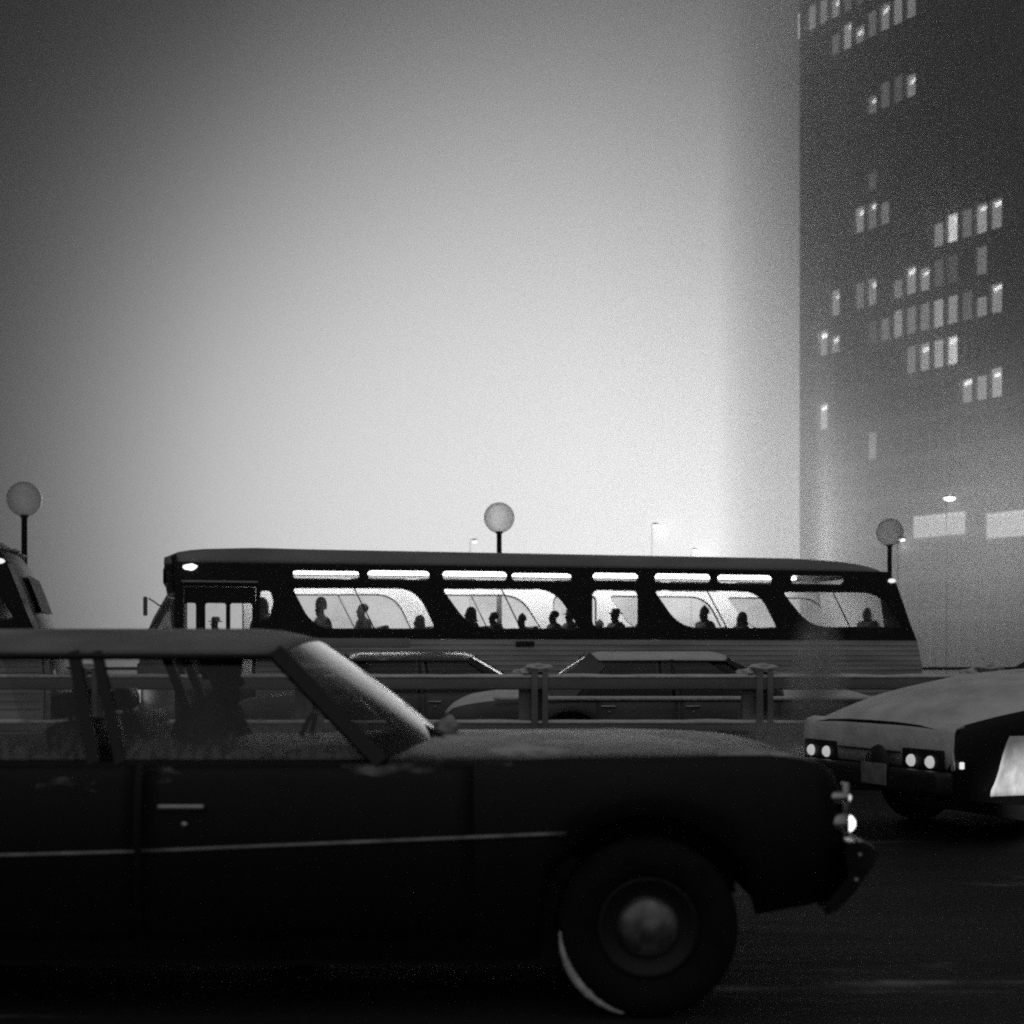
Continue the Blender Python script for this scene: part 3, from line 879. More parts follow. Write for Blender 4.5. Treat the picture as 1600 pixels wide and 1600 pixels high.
# ------------------------------------------------------------------ cars
def build_car(name, label, cat, spec, group=None):
    """local frame: x forwards from the front axle, y to the left, z up from the ground"""
    root = empty(name)
    tag(root, label, cat, group)
    top, hwt, bot, crown = spec['top'], spec['hw'], spec['bot'], spec['crown']
    wr, axles = spec['wr'], [0.0, -spec['wb']]
    x0, x1 = top[0][0], top[-1][0]
    mats = spec['mats']
    cab = spec['cab']                      # (backlight base, roof rear, roof front, windscreen base)
    def zb(x):
        z = lerp(bot, x)
        for a in axles:
            d = abs(x - a); ra = wr + spec.get('arch', .065)
            if d < ra: z = max(z, wr + math.sqrt(ra * ra - d * d))
        return z
    def section(x, side=0.0):
        hw = slerp_tab(hwt, x); zt = slerp_tab(top, x); b0 = zb(x); c = lerp(crown, x)
        b0 = min(b0, zt - .12)
        zm = spec.get('zmid', .62)
        zm = min(max(zm, b0 + .03), zt - .08)
        pts = [(hw - .055, b0), (hw - .022, b0 + (zm - b0) * .35), (hw - .004, b0 + (zm - b0) * .75), (hw, zm),
               (hw - .008, zm + (zt - zm) * .45), (hw - .026, zm + (zt - zm) * .78), (hw - .05, zt - .018), (hw - .085, zt - .002),
               (hw - .16, zt + c * .2), (hw * .62, zt + c * .72), (hw * .32, zt + c * .95), (0.0, zt + c)]
        return pts
    xs = []
    x = x0
    while x < x1 - 1e-6:
        xs.append(x)
        st = .07
        for a in axles:
            if abs(abs(x - a) - wr - .065) < .16: st = .018
        if x < x0 + .12 or x > x1 - .14: st = .02
        x += st
    xs.append(x1)
    rows = []
    for x in xs:
        h = section(x)
        rows.append([(x, -y, z) for y, z in h] + [(x, y, z) for y, z in reversed(h[:-1])])
    n = len(rows[0])
    def mf(i, j):
        xm = xs[i]
        topface = 7 <= j <= n - 9
        if topface and cab[0] + .03 < xm < cab[3] - .03: return 1
        if topface: return 2
        return 0
    b = MB(); b.grid(rows, True, False, False, mf)
    fr = b.bm
    fr.verts.ensure_lookup_table()
    for base in (0, len(rows) - 1):
        vs = [fr.verts[base * n + k] for k in range(n)]
        try: fr.faces.new(vs)
        except ValueError: pass
    b.build('body', [mats['paint'], M_BLACK, mats['top']], root)
    # inner wheel housings and floor
    b = MB(); b.box(((x0 + .3 + .25) / 2, 0, .37), (.25 - x0 - .3, 2 * slerp_tab(hwt, -1) - .50, .42)); b.build('underbody', M_BLACK, root)
    for a in axles:
        for sd in (-1, 1):
            ya_, yb_ = sd * (slerp_tab(hwt, a) - .05), sd * .42
            ra = wr + .075
            b = MB(); arc = [(a + ra * math.cos(R(14 + 152 * k / 16)), wr + ra * math.sin(R(14 + 152 * k / 16))) for k in range(17)]
            
            b.grid([[(x_, y_, z_) for x_, z_ in arc] for y_ in (ya_, yb_)])
            arc = [(a + ra * .99, .39)] + arc + [(a - ra * .99, .24)]
            b._f([b.bm.verts.new((x_, yb_, z_)) for x_, z_ in arc])
            b.build('wheel_well', M_BLACK, root)
    # doors: skins standing proud of the body side, both sides
    for a, c, has in spec.get('doors', []):
        for sd in (-1, 1):
            rws = []
            m_ = max(4, int((c - a) / .08))
            for i in range(m_ + 1):
                xx = a + (c - a) * i / m_
                h = section(xx)
                rws.append([(xx, sd * (y + .004), z + (.03 if k == 0 else 0)) for k, (y, z) in enumerate(h[:7])])
            b = MB(); b.grid(rws)
            dm = spec.get('door_mat', mats['paint'])
            d = b.build('door', dm, root)
            d.modifiers.new('thick', 'SOLIDIFY').thickness = 0.004
            if has:
                xh = a + spec.get('handle_at', .14); zh = spec.get('handle_z', .80)
                hw = slerp_tab(hwt, xh)
                b = MB(); b.box((xh, sd * (hw + .012), zh), (.175, .03, .022), .007); b.build('handle', M_CHROME, d)
                b = MB(); b.lathe([(0, .012), (.012, .011), (.016, 0)], 14, Matrix.Translation((xh + .01, sd * (hw + .002), zh - .066)) @ Matrix.Rotation(R(90 * -sd), 4, 'X')); b.build('lock', M_CHROME, d)
    # side moulding
    for a, c, za, zc in spec.get('strips', []):
        for sd in (-1, 1):
            pts = []
            for i in range(13):
                xx = a + (c - a) * i / 12
                pts.append((xx, sd * (slerp_tab(hwt, xx) + .004), za + (zc - za) * i / 12))
            b = MB(); b.tube(pts, .010, 6, True, 1.0); b.build('side_moulding', M_DULLCHROME, root)
    # greenhouse
    xb, xr, xf, xw = cab
    zr, cr = spec['zroof'], spec['roofcrown']
    hr = spec['hroof']
    zbelt = lambda x: slerp_tab(top, x) + .0
    hbelt = lambda x: slerp_tab(hwt, x) - .07
    bow = spec.get('bow', .18)
    rows = []
    NX = 26
    for i in range(NX + 1):
        f = i / NX
        x = xr + (xf - xr) * f
        e = min(f / .12, (1 - f) / .12, 1.0)
        e = math.sin(e * math.pi / 2)
        r = []
        for k in range(17):
            yy = -1 + 2 * k / 16
            ay = abs(yy)
            prof = (1 - ay ** 2.6) ** .85 if ay < 1 else 0
            xx = x + (bow * .35 * (1 - yy * yy) if f > .5 else -bow * .3 * (1 - yy * yy)) * abs(2 * f - 1)
            r.append((xx, yy * hr, zr + cr * prof * (.62 + .38 * e) + (0.018 if ay > .99 else 0)))
        rows.append(r)
    b = MB(); b.grid(rows); o = b.build('roof', mats['roof'], root)
    so = o.modifiers.new('thick', 'SOLIDIFY'); so.thickness = .035; so.offset = -1
    # pillars: flat bars from belt to roof
    def bar(name, pa, pb, w, d, m):
        pa, pb = Vector(pa), Vector(pb)
        b = MB()
        ax = (pb - pa).normalized()
        rot = Matrix((Vector((1, 0, 0)) - ax * ax.x, ax.cross((Vector((1, 0, 0)) - ax * ax.x).normalized()), ax))
        e1 = (Vector((1, 0, 0)) - ax * ax.x).normalized(); e2 = ax.cross(e1)
        rows = [[p + e1 * sx * w / 2 + e2 * sy * d / 2 for sx, sy in ((-1, -1), (1, -1), (1, 1), (-1, 1))] for p in (pa, pb)]
        b.grid(rows, False, True, True)
        return b.build(name, m, root)
    for sd in (-1, 1):
        ya = lambda x: sd * hbelt(x)
        bar('front_pillar', (xw - .02, ya(xw), zbelt(xw) - .02), (xf, sd * (hr - .015), zr + .01), spec.get('apw', .058), .06, M_BLACK)
        bar('rear_pillar', (xb + .10, ya(xb), zbelt(xb) - .02), (xr + .05, sd * (hr - .015), zr + .01), .26, .05, mats['paint'])
        for (pb_, pt_, w) in spec.get('bpillars', []):
            bar('centre_pillar', (pb_, ya(pb_), zbelt(pb_) - .02), (pt_, sd * (hr - .01), zr + .01), w, .035, M_BLACK)
        b = MB(); b.tube([(xr + .05, sd * (hr + .012), zr - .008), ((xr + xf) / 2, sd * (hr + .012), zr - .002), (xf, sd * (hr + .012), zr - .008)], .014, 6); b.build('drip_rail', M_BLACK, root)
        segs = spec['sidewin']
        for (xa, xc, xta, xtc) in segs:
            b = MB(); rows = []
            for f in (0, .5, 1):
                rows.append([((xa + (xc - xa) * g) * (1 - f) + (xta + (xtc - xta) * g) * f, (ya(xa) - sd * .012) * (1 - f) + sd * (hr - .02) * f, (zbelt(xa) - .01) * (1 - f) + zr * f) for g in (0, .5, 1)])
            b.grid(rows); b.build('window', spec['glass'], root)
    # windscreen and rear window, bowed
    def screen(name, xbase, xtop, dirn, m):
        rows = []
        for i in range(9):
            f = i / 8
            r = []
            for k in range(19):
                yy = -1 + 2 * k / 18
                hw = (hbelt(xbase) - .02) * (1 - f) + (hr - .03) * f
                x = xbase * (1 - f) + xtop * f + dirn * (1 - abs(yy) ** 2.2) * (bow * (1 - f) + bow * .35 * f) + dirn * .02 * math.sin(math.pi * f)
                z = (zbelt(xbase) + lerp(crown, xbase) * .5 * (1 - yy * yy)) * (1 - f) + (zr + cr * .55 * (1 - yy * yy)) * f
                r.append((x, yy * hw, z))
            rows.append(r)
        b = MB(); b.grid(rows); return b.build(name, m, root)
    ws = screen('windscreen', xw, xf, 1, spec['screen'])
    screen('rear_window', xb, xr, -1, spec['screen'])
    # wheels
    w0 = None
    tr = spec.get('track', slerp_tab(hwt, -1.2) - .135)
    for a in axles:
        for sd in (-1, 1):
            if w0 is None:
                b = MB(); Rm = Matrix.Rotation(R(90), 4, 'X')
                b.lathe([(wr * .56, -.10), (wr * .80, -.112), (wr * .95, -.095), (wr, -.06), (wr, .06), (wr * .95, .095), (wr * .80, .112), (wr * .60, .10), (wr * .56, .07), (wr * .56, -.10)], 48, Rm)
                w0 = b.build('wheel', M_RUBBER, root)
                b = MB(); b.lathe([(wr * .57, .02), (wr * .57, .085), (wr * .50, .07), (wr * .36, .05), (0, .05)], 36, Rm); b.lathe([(wr * .57, .0), (wr * .57, -.085), (0, -.06)], 36, Rm); b.build('rim', spec.get('rim', M_BLACK), w0)
                b = MB(); b.lathe([(0, .118), (wr * .10, .115), (wr * .20, .10), (wr * .29, .092), (wr * .335, .075), (wr * .345, .05)], 36, Rm); b.build('hubcap', spec.get('cap', M_DULLCHROME), w0)
                w = w0
            else: w = copy_tree(w0, root)
            w.location = (a, sd * tr, wr); w.rotation_euler = (0, 0, 0 if sd < 0 else math.pi)
    return root, section, ws

# ---- the dark sedan in the foreground
M_DARK = mat('dark_car_paint', 0.006, 0.42, var=0.25, scale=2, spec=0.25, coat=0.06)
M_HOOD = mat('snowy_dark_hood', 0.03, 0.42, var=0.4, scale=3, bump=0.10, bscale=14, snow=0.56, snow_scale=2.6, coat=0.0, spec=0.25)
M_CROOF = mat('vinyl_roof_thin_snow', 0.28, 0.65, var=0.3, scale=3.0, bump=0.15, bscale=60, snow=0.2, snow_scale=1.6)
M_CGLASS = glass_mat('frosted_side_glass', fog=0.06, fog_scale=2.6, tint=0.77, low=0.45, high=0.75, frost=(0.97, 0.19, 0.85), fogv=0.5)
M_SCREEN = glass_mat('snowy_windscreen', fog=0.025, fog_scale=4.0, tint=0.45, low=0.45, high=0.75, rough=0.08, fogv=0.6)
sp = dict(
    top=[(-4.75, .72), (-4.72, .84), (-4.6, .93), (-3.9, .965), (-2.4, .972), (-1.1, .974), (-.65, .972), (.06, .982), (.32, .988), (.52, .982), (.66, .955), (.725, .915), (.755, .86)],
    hw=[(-4.75, .80), (-4.6, .90), (-4.2, .95), (-3, .99), (-1.5, 1.0), (0, .99), (.45, .965), (.66, .93), (.755, .86)],
    bot=[(-4.75, .45), (-4.2, .38), (-3.6, .26), (-2.8, .22), (-.4, .22), (.28, .36), (.5, .40), (.755, .44)],
    crown=[(-4.7, .0), (-4.2, .02), (-1.2, .03), (-.8, .055), (0, .05), (.4, .02), (.75, 0.0)],
    wr=.34, wb=3.02, cab=(-3.95, -3.45, -1.43, -.98), zroof=1.365, roofcrown=.118, hroof=.765, bow=.19,
    doors=[(-3.02, -1.925, True), (-1.895, -.655, True)], handle_at=.155, handle_z=.80,
    strips=[(-3.3, -1.915, .595, .633), (-1.89, -.31, .635, .70)],
    bpillars=[(-2.085, -2.215, .045), (-1.985, -2.125, .04)],
    sidewin=[(-2.96, -2.11, -3.02, -2.24), (-1.97, -1.0, -2.105, -1.46)],
    glass=M_CGLASS, screen=M_SCREEN, mats=dict(paint=M_DARK, top=M_HOOD, roof=M_CROOF), track=.868, rim=M_BLACK, cap=mat('wheel_cap', 0.22, 0.4, metal=0.6, var=0.5, scale=16))
SX, SY = (1015 - 800) / 420.0, 5.443 + 1.0
sedan, sec, ws = build_car('sedan', 'dark snow-dusted four-door sedan filling the foreground in profile with its headlights on', 'car', sp)
sedan.location = (SX, SY, 0)
# grille, headlights, bumper
b = MB(); b.box((.765, 0, .72), (.03, 1.1, .24), .01)
for i in range(18): b.box((.785, -.5 + i / 17, .72), (.012, .012, .22))
b.build('grille', M_DULLCHROME, sedan)
for sd in (-1, 1):
    for yy, zz, r_, st in ((.845, .722, .036, 2.2), (.86, .822, .018, 1.0), (.66, .735, .05, 1.2)):
        xl = .762 if yy > .7 else .755
        b = MB(); Rm = Matrix.Translation((xl, sd * yy, zz)) @ Matrix.Rotation(R(90), 4, 'Y')
        b.lathe([(r_ * 1.3, -.06), (r_ * 1.3, .004), (r_ * 1.15, .008), (r_ * 1.02, .0)], 24, Rm)
        bz = b.build('headlight', M_CHROME, sedan)
        b = MB(); b.lathe([(r_ * 1.0, .0), (r_ * .95, .4 * r_), (r_ * .7, .8 * r_), (r_ * .35, 1.05 * r_), (0, 1.1 * r_)], 24, Rm); b.build('lens', emis('sedan_lamp_%d' % (st * 10), st), bz)
    b = MB(); b.box((.760, sd * .855, .775), (.03, .035, .21), .008); b.build('lamp_bezel', M_CHROME, sedan)
prof = [((px - 1015) / 420, (1597 - py) / 420) for px, py in ((1312, 1322), (1330, 1317), (1348, 1323), (1364, 1338), (1358, 1352), (1330, 1393), (1300, 1424), (1282, 1432), (1290, 1405), (1318, 1372))]
rows = []
for i in range(31):
    yy = -.98 + 1.96 * i / 30
    bx = -.05 * abs(yy / .98) ** 6
    rows.append([(x + bx * .6 + .055, yy, z) for x, z in prof])
b = MB(); b.grid(rows, True, True, True); bp = b.build('bumper', mat('dirty_bumper', 0.05, 0.3, metal=0.9, var=0.4, scale=12), sedan)
for px, py in ((1324, 1337), (1318, 1376)):
    b = MB(); b.blob(((px - 1015) / 420 + .05, -.985, (1597 - py) / 420), (.010, .012, .010), 1, 0); b.build('bumper_bolt', M_CHROME, bp)
for sd in (-1, 1):  # bright tubes added in the shape of the glint along the bumper top
    b = MB(); b.tube([((px - 1015) / 420 + .03, sd * (.975 - .012 * k), (1597 - py) / 420 + .004) for k, (px, py) in enumerate(((1328, 1317), (1340, 1319), (1350, 1325), (1359, 1333), (1364, 1340)))], .007, 6); b.build('bumper_glint', M_CHROME, bp)
# wiper with snow, mirror
b = MB(); b.tube([(-.78, -.35, 1.01), (-.90, -.15, 1.07), (-.98, .25, 1.13)], .009, 6); wp = b.build('wiper', M_BLACK, ws)
b = MB(); b.blob((-.80, .0, 1.045), (.055, .09, .05), 5, .5); b.build('snow_lump', mat('grey_slush', 0.45, 0.85, var=0.3, scale=20, bump=0.5, bscale=30), sedan)
# snow clinging to the side below the windows
M_CLING = mat('clinging_snow', 0.26, 0.85, var=0.6, scale=14, bump=0.3, bscale=40)
t = M_CLING.node_tree
co = t.nodes.new('ShaderNodeTexCoord'); nz = t.nodes.new('ShaderNodeTexNoise'); nz.inputs['Scale'].default_value = 9; nz.inputs['Detail'].default_value = 9
mpn = t.nodes.new('ShaderNodeMapping'); mpn.inputs['Scale'].default_value = (0.6, 1, 1.6)
t.links.new(co.outputs['Object'], mpn.inputs[0]); t.links.new(mpn.outputs[0], nz.inputs['Vector'])
rg = t.nodes.new('ShaderNodeMapRange'); rg.interpolation_type = 'SMOOTHSTEP'; rg.inputs['From Min'].default_value = .42; rg.inputs['From Max'].default_value = .68; rg.inputs['To Max'].default_value = .9
t.links.new(nz.outputs['Fac'], rg.inputs['Value']); t.links.new(rg.outputs[0], t.nodes['Principled BSDF'].inputs['Alpha'])
def cling(x, z, w, h, seed):
    b = MB(); n = 64
    gv = {}
    for i in range(n + 1):
        for j in range(n + 1):
            u, v = -1.4 + 2.8 * i / n, -1.4 + 2.8 * j / n
            xx, zz_ = x + u * w, z + v * h
            prof = sorted([(c, y) for y, c in sec(xx)[2:9]])
            gv[i, j] = (b.bm.verts.new((xx, -(lerp(prof, zz_) + .007 + .004 * noise.noise(Vector((u * 3, v * 3, seed)))), zz_)), u * u + v * v + .8 * noise.noise(Vector((u * 1.3 + seed * 5, v * 1.3, seed))) + .12 * noise.noise(Vector((u * 5, v * 5, seed))))
    for i in range(n):
        for j in range(n):
            q_ = [gv[i, j], gv[i + 1, j], gv[i + 1, j + 1], gv[i, j + 1]]
            if sum(k[1] for k in q_) / 4 < 1: b._f([k[0] for k in q_], True)
    bmesh.ops.delete(b.bm, geom=[v_ for v_ in b.bm.verts if not v_.link_faces], context='VERTS')
    b.build('snow_patch', M_CLING, sedan)
for px, py, w, h, sd_ in ((246, 1212, 30, 12, 1), (110, 1222, 40, 7, 2), (128, 1238, 22, 6, 3), (70, 1230, 18, 5, 8), (648, 1196, 52, 13, 4), (590, 1206, 34, 8, 5), (782, 1200, 22, 17, 6), (560, 1200, 24, 8, 7)):
    x = (px - 1015) / 420; z = (1597 - py) / 420
    cling(x, z, w / 420, h / 420, sd_)
# packed snow round the front tyre
b = MB(); pts = []
for i in range(22):
    a = R(182 + 72 * i / 21)
    pts.append((.332 * math.cos(a), -.868 - .085, .34 + .332 * math.sin(a)))
b.tube(pts, [.004 + .014 * math.sin(math.pi * i / 21) * (1 + .5 * noise.noise(Vector((i * .9, 0, 0)))) for i in range(22)], 7)
b.build('tyre_snow', mat('tyre_snow', 0.75, 0.85, var=0.3, scale=25), sedan)
b = MB(); b.box((-1.25, 0, .90), (.30, 1.6, .2), .05); b.build('dashboard', M_BLACK, sedan)
b = MB()
ring = [(-1.50 + .06 * math.cos(a), .42 + .19 * math.sin(a), .93 + .17 * math.cos(a)) for a in [2 * math.pi * i / 24 for i in range(25)]]
b.tube(ring, .012, 6, False); b.tube([(-1.5, .42, .93), (-1.3, .42, .86)], .02, 8); b.build('steering_wheel', M_BLACK, sedan)
for yy in (-.42, .42):
    b = MB(); b.box((-2.22, yy, .80), (.16, .64, .62), .05, Matrix.Rotation(R(-10), 3, 'Y')); b.build('seat', M_SEAT, sedan)
    b = MB(); b.box((-2.33, yy, 1.165), (.10, .26, .10), .04, Matrix.Rotation(R(-10), 3, 'Y')); b.tube([(-2.30, yy - .05, 1.02), (-2.32, yy - .05, 1.15)], .012, 6); b.tube([(-2.30, yy + .05, 1.02), (-2.32, yy + .05, 1.15)], .012, 6); b.build('headrest', M_SEAT, sedan)
b = MB(); b.box((-3.3, 0, .80), (.2, 1.4, .55), .06, Matrix.Rotation(R(-12), 3, 'Y')); b.build('rear_seat', M_SEAT, sedan)
person('driver in a bulky dark coat and hat behind the sedan wheel', (SX - 1.98, SY + .42, .45), 0, 1.06, lean=.12, arms='wheel', bulk=1.25, coat=0, hat='tall')

# ---- snowy car beyond the guard rail and a darker one behind it
def far_spec(k, mats):
    return dict(
        top=[(-4.3 * k, .55), (-4.27 * k, .70), (-4.1 * k, .80), (-3.6 * k, .875), (-3.0 * k, .90), (-1.2, .915), (-.6, .915), (0, .91), (.5, .875), (.85, .80), (.97, .72), (1.0, .6)],
        hw=[(-4.3 * k, .78), (-4.1 * k, .90), (-3, .97), (-1, .98), (.3, .95), (.8, .88), (1.0, .76)],
        bot=[(-4.3 * k, .40), (-3.6 * k, .3), (-3, .24), (-.4, .24), (.5, .36), (1.0, .44)],
        crown=[(-4.3 * k, .02), (-4.0 * k, .10 if k > 1 else .03), (-3.3, .12 if k > 1 else .04), (-.8, .10 if k > 1 else .05), (.4, .09 if k > 1 else .03), (1.0, 0)],
        wr=.33, wb=3.0, cab=(-3.25, -2.72, -1.15, -.50), zroof=1.33, roofcrown=.115, hroof=.72, bow=.2,
        doors=[(-2.7, -1.75, True), (-1.72, -.55, True)], strips=[], bpillars=[(-1.74, -1.80, .05)],
        sidewin=[(-2.95, -1.80, -2.6, -1.84), (-1.70, -.60, -1.76, -1.20)],
        glass=glass_mat('dark_far_glass', fog=0.03, fog_scale=4, tint=0.45, gloss=0.6), screen=glass_mat('far_screen', fog=0.2, fog_scale=3, tint=0.5, gloss=0.6), mats=mats)
M_GREYP = mat('grey_car_paint', 0.10, 0.4, var=0.3, scale=2, coat=0.2, snow=0.22, snow_scale=2.0)
M_DKP = mat('charcoal_car_paint', 0.10, 0.4, var=0.3, scale=2, coat=0.2)
snowy, _, _ = build_car('snowy_car', 'dark car with a snow-covered roof, hood and trunk passing just beyond the guard rail', 'car', far_spec(1.05, dict(paint=M_DKP, top=M_SNOW, roof=M_SNOW)), 'cars passing beyond the guard rail')
snowy.location = ((1255 - 800) / F * 18.0 + .1, 18.0, 0)
b = MB(); b.box((-1.6, -.965, .895), (4.6, .05, .05), .02); b.build('sill_snow', M_SNOW, snowy)
dark2, _, _ = build_car('charcoal_car', 'charcoal car with a bare grey roof passing beyond the sedan windscreen', 'car', far_spec(1.0, dict(paint=M_DKP, top=M_GREYP, roof=M_GREYP)), 'cars passing beyond the guard rail')
dark2.location = ((640 - 800) / F * 19.6 + 1.95, 19.9, 0)

# ---- the snowy car nosing in from the right edge
h = Vector((-.933, -.359, 0))
M_SNOWP = mat('snow_plastered_paint', 0.86, 0.7, var=0.25, scale=3, bump=0.25, bscale=15)
M_WHITE = mat('bright_patch_white', 0.70, 0.55, var=0.22, scale=7, bump=0.3, bscale=12)
nose, nsec, nws = build_car('nosing_car', 'snow-plastered big car with four square-set headlights, nosing in at the right edge', 'car', dict(
    top=[(-4.4, .6), (-4.3, .85), (-3.4, .95), (-1.2, 1.08), (-.75, 1.07), (0, 1.03), (.56, .95), (.9, .88), (1.0, .855), (1.06, .835)],
    hw=[(-4.4, .84), (-4.0, .96), (-1, .99), (.6, .975), (.98, .955), (1.06, .94)],
    bot=[(-4.4, .4), (-3.4, .26), (-.4, .25), (.45, .30), (1.06, .36)],
    crown=[(-4.4, 0), (-1.2, .16), (-.7, .22), (0, .20), (.56, .165), (.95, .11), (1.06, .05)],
    wr=.34, wb=3.1, cab=(-3.4, -2.9, -1.25, -.62), zroof=1.38, roofcrown=.12, hroof=.76, bow=.2,
    doors=[(-2.9, -1.8, True), (-1.76, -.6, True)], strips=[], bpillars=[(-1.78, -1.85, .05)],
    sidewin=[(-3.0, -1.85, -2.75, -1.9), (-1.74, -.7, -1.82, -1.3)],
    glass=glass_mat('dark_far_glass'), screen=M_SCREEN, mats=dict(paint=M_DARK, top=M_SNOWP, roof=M_SNOWP)))
# front face sits 1.06 m ahead of the axle; its left corner (driver's side) is the near one
C0 = Vector(((1487 - 800) / F * 10.3, 10.3, 0))
lefty = Vector((-h.y, h.x, 0))
nose.rotation_euler = (0, 0, math.atan2(h.y, h.x))
nose.location = C0 - h * 1.06 - lefty * .95
b = MB()
rows = []
for z, dx in ((.885, .985), (.868, 1.055), (.83, 1.08), (.70, 1.09), (.565, 1.08)):
    rows.append([(dx - .03 * abs(y) ** 4, y, z) for y in [-.958 + 1.916 * i / 20 for i in range(21)]])
b.grid(rows); fp = b.build('front_panel', M_SNOWP, nose)
fp.modifiers.new('thick', 'SOLIDIFY').thickness = .02
for sd in (-1, 1):
    b = MB(); b.box((1.085, sd * .66, .63), (.035, .46, .145), .012); hb = b.build('headlight_housing', M_BLACK, nose)
    for yy in (.55, .77):
        b = MB(); b.lathe([(.044, -.01), (.044, .02), (.034, .034), (.017, .04), (0, .041)], 24, Matrix.Translation((1.095, sd * yy, .615)) @ Matrix.Rotation(R(90), 4, 'Y')); b.build('headlight', emis('nose_lamp', 0.42), hb)
b = MB(); b.box((1.12, 0, .47), (.16, 1.92, .17), .04); b.build('bumper', M_BLACK, nose)
b = MB(); b.box((1.10, 0, .665), (.03, .8, .012), .004); b.build('grille_slot', M_BLACK, nose)
b = MB(); b.box((1.215, .24, .50), (.012, .31, .16), .006); b.build('licence_plate', mat('plain_plate', 0.30, 0.6, var=0.3, scale=14), nose)
b = MB(); b.lathe([(0, .05), (.11, .04), (.13, 0)], 24, Matrix.Translation((1.17, .24, .585)) @ Matrix.Rotation(R(90), 4, 'Y')); b.build('tow_hook_cover', M_BLACK, nose)
b = MB(); b.box((1.0, .985, .60), (.03, .025, .05), .008); b.build('side_marker', emis('side_marker', 0.8), nose)
# pale panel added for the bright patch behind the dark nose corner
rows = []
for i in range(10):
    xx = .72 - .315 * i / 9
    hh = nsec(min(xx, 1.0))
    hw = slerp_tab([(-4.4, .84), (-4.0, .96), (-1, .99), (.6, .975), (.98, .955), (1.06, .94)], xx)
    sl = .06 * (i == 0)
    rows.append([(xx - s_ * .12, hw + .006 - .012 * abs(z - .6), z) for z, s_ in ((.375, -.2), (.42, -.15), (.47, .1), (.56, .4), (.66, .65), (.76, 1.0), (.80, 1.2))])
b = MB(); b.grid(rows); o = b.build('fender_panel', M_WHITE, nose); o['label'] = 'pale fender panel added as a bright patch, lit by an added spot'
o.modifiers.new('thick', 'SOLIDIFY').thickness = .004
# spot added by the sedan's far headlight, aimed to brighten that panel
spd = bpy.data.lights.new('fender_fill_spot', 'SPOT')
spd.energy = 900; spd.spot_size = R(13); spd.spot_blend = 1.0; spd.shadow_soft_size = .05
spo = bpy.data.objects.new('fender_fill_spot', spd); COL.objects.link(spo)
spo.location = (SX + .83, SY + .74, .735)
tgt = Vector((3.80, 10.45, .36))
spo.rotation_euler = (tgt - spo.location).to_track_quat('-Z', 'Y').to_euler()

for yy in (-.66, .66):                   # its headlights, dimmed by snow, light the steam and slush ahead
    ld = bpy.data.lights.new('headlight_bulb', 'SPOT'); ld.energy = 18; ld.spot_size = R(75); ld.spot_blend = 1.0; ld.shadow_soft_size = .06
    lo_ = bpy.data.objects.new('headlight_bulb', ld); COL.objects.link(lo_); lo_.parent = nose; lo_.location = (1.2, yy, .62)
    lo_.rotation_euler = Vector((1, 0, -.03)).to_track_quat('-Z', 'Y').to_euler()
# ------------------------------------------------------------------ guard rail between the carriageways
GY = 15.3
M_GR = mat('weathered_guard_rail', 0.24, 0.6, var=0.3, scale=3, stretch=(.3, 1, 1))
M_CURB = mat('dark_wet_concrete', 0.05, 0.7, var=0.4, scale=2)
gr = empty('guard_rail', (0, GY, 0))
tag(gr, 'two-rail snow-capped guard rail on a low concrete wall between the lanes', 'guard rail')
b = MB(); b.box((0, .0, .26), (70, .42, .52), .04); b.build('base_wall', M_CURB, gr)
zz = lambda py: HC - (py - HZ) / F * GY
b = MB(); b.box((0, -.05, zz(1067)), (70, .09, .14), .02); b.build('top_rail', M_GR, gr)
b = MB(); b.box((0, -.05, zz(1136)), (70, .09, .10), .02); b.build('bottom_rail', M_GR, gr)
for py, nm in ((1057, 'top'), (1128, 'bottom')):
    b = MB(); rows = []
    for i in range(281):
        x = -20 + 40 * i / 280
        k = 1 + .45 * noise.noise(Vector((x * 2.2, py, 0)))
        rows.append([(x, -.05 + .055 * c, zz(py) - .012 + .038 * k * math.sin(a)) for a, c in ((0, -1), (.8, -.75), (1.57, 0), (2.3, .75), (3.14, 1))])
    b.grid(rows, True, True, True); b.build('snow_cap', M_SNOW, gr)
p0 = None
for i in range(-7, 8):
    x = (835 - 800) / F * GY + 2.34 * i
    if p0 is None:
        b = MB(); b.box((0, .0, (zz(1047) + .5) / 2), (.07, .24, zz(1047) - .5), .01); b.box((.11, .0, (zz(1049) + .5) / 2), (.06, .24, zz(1049) - .5), .01); b.box((.055, .05, (zz(1047) + .5) / 2), (.06, .05, zz(1047) - .55)); b.box((-.10, .06, (zz(1076) + .5) / 2), (.13, .12, zz(1076) - .5), .01)
        p0 = b.build('post', M_GR, gr)
        b = MB(); b.blob((.03, -.02, zz(1046) + .01), (.13, .12, .045), 3, .7); b.blob((-.10, .02, zz(1050) - .01), (.12, .1, .04), 6, .7); b.build('snow_lump', M_SNOW, p0)
        p0.location = (x, 0, 0)
    else:
        c = copy_tree(p0, gr); c.location = (x, 0, 0)

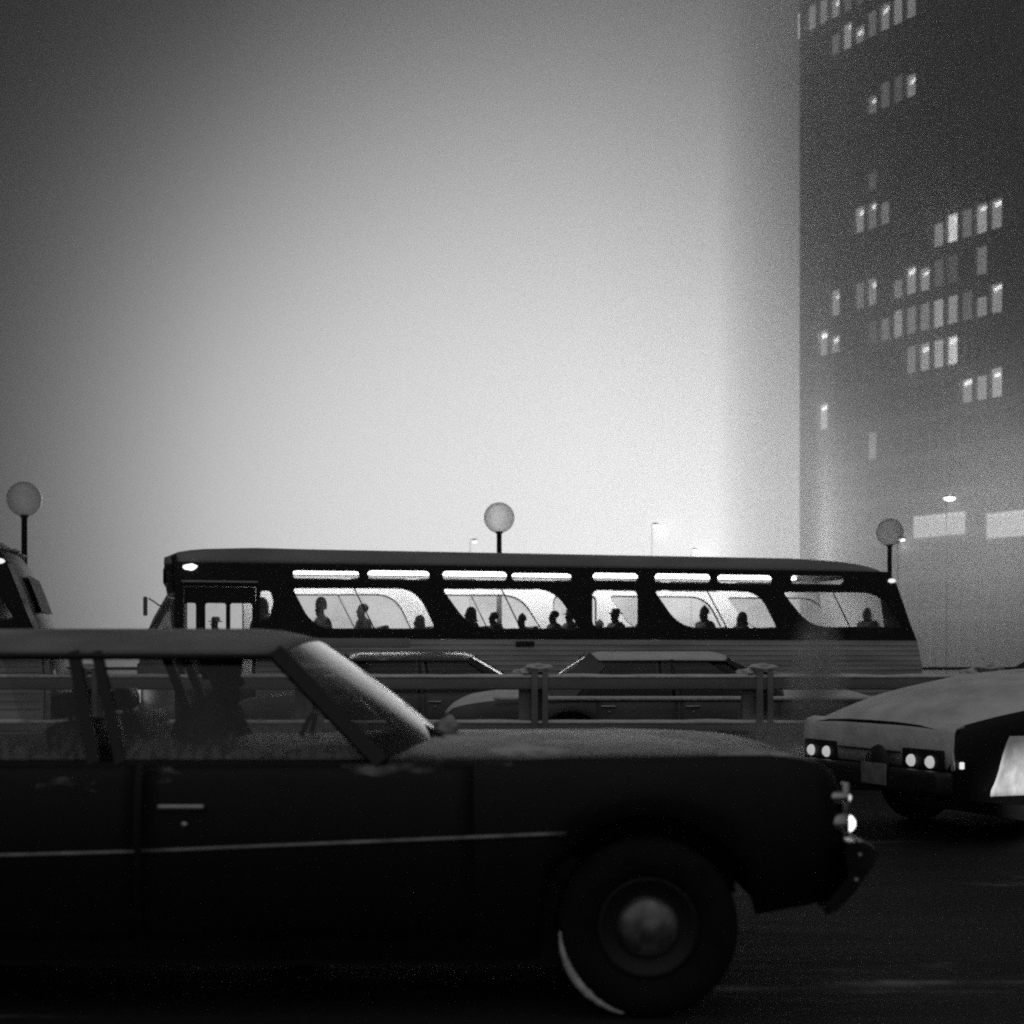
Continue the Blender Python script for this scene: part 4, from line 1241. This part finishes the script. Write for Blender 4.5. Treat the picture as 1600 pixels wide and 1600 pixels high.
# ------------------------------------------------------------------ exhaust steam drifting before the rail
def volume_mat(name, dens, aniso=.3, core=None):
    m = bpy.data.materials.new(name); m.use_nodes = True
    t = m.node_tree; t.nodes.clear()
    o = t.nodes.new('ShaderNodeOutputMaterial')
    v = t.nodes.new('ShaderNodeVolumePrincipled')
    v.inputs['Color'].default_value = (.92, .92, .92, 1)
    v.inputs['Anisotropy'].default_value = aniso
    v.inputs['Density'].default_value = dens
    t.links.new(v.outputs[0], o.inputs['Volume'])
    if core:
        co = t.nodes.new('ShaderNodeTexCoord')
        g = t.nodes.new('ShaderNodeVectorMath'); g.operation = 'LENGTH'
        n = t.nodes.new('ShaderNodeTexNoise'); n.inputs['Scale'].default_value = 1.6; n.inputs['Detail'].default_value = 4
        t.links.new(co.outputs['Object'], n.inputs['Vector'])
        t.links.new(co.outputs['Object'], g.inputs[0])
        r = t.nodes.new('ShaderNodeMapRange'); r.interpolation_type = 'SMOOTHSTEP'
        r.inputs['From Min'].default_value = 1.0; r.inputs['From Max'].default_value = .1; r.inputs['To Max'].default_value = dens
        t.links.new(g.outputs['Value'], r.inputs['Value'])
        mm = t.nodes.new('ShaderNodeMath'); mm.operation = 'MULTIPLY'
        r2 = t.nodes.new('ShaderNodeMapRange'); r2.inputs['From Min'].default_value = .35; r2.inputs['From Max'].default_value = .65; r2.inputs['To Min'].default_value = .3; r2.inputs['To Max'].default_value = 1.6
        t.links.new(n.outputs['Fac'], r2.inputs['Value'])
        t.links.new(r.outputs[0], mm.inputs[0]); t.links.new(r2.outputs[0], mm.inputs[1])
        t.links.new(mm.outputs[0], v.inputs['Density'])
    return m
b = MB(); b.blob((0, 0, 0), (1, 1, 1), 1, 0, 3)
st = b.build('exhaust_steam', volume_mat('exhaust_steam', 3.4, .5, True))
st.location = ((1275 - 800) / F * 13.6, 13.6, 1.12); st.scale = (.34, .5, .80)
tag(st, 'thin column of exhaust steam rising in front of the bus tail', 'steam', kind='stuff')
b = MB(); b.blob((0, 0, 0), (1, 1, 1), 1, 0, 3)
st2 = b.build('exhaust_steam', volume_mat('low_steam', 2.8, .5, True))
st2.location = ((1212 - 800) / F * 12.3, 12.3, .55); st2.scale = (.62, .6, .42)
tag(st2, 'low bank of exhaust steam by the snow-plastered car headlights', 'steam', kind='stuff')

# ------------------------------------------------------------------ snowy air
b = MB(); b.box((0, 165, 62), (640, 470, 132)); hz = b.build('haze', volume_mat('haze', HAZE_DENSITY, .62))
tag(hz, kind='stuff')
# fog wedge added behind the bridge, shaped to fade only the tower's side
b = MB(); b.prism([(-34, 166), (6, 118), (30, 62), (260, 55), (260, 167)], 120, Matrix.Translation((0, 0, -1.0))); fg = b.build('fog', volume_mat('fog', FOG_DENSITY, .75))
tag(fg, kind='stuff')
# denser fog slab added against the tower front, brightened by the added spots
def tower_local(px, Y):
    d = Vector(((px - 800) / F * Y, Y, 0)) - T0
    return (d.dot(TD), d.dot(TN))
b = MB(); b.prism([(tend + .5, 1.5), tower_local(1120, 158), tower_local(1275, 128), tower_local(1310, 114), (tbeg, 20), (tbeg, 1.5)], 92, Matrix.Translation((0, 0, .4)))
sl = b.build('fog', volume_mat('tower_fade_fog', 0.058, .0))
sl.location = TW.location; sl.rotation_euler = TW.rotation_euler
tag(sl, kind='stuff')
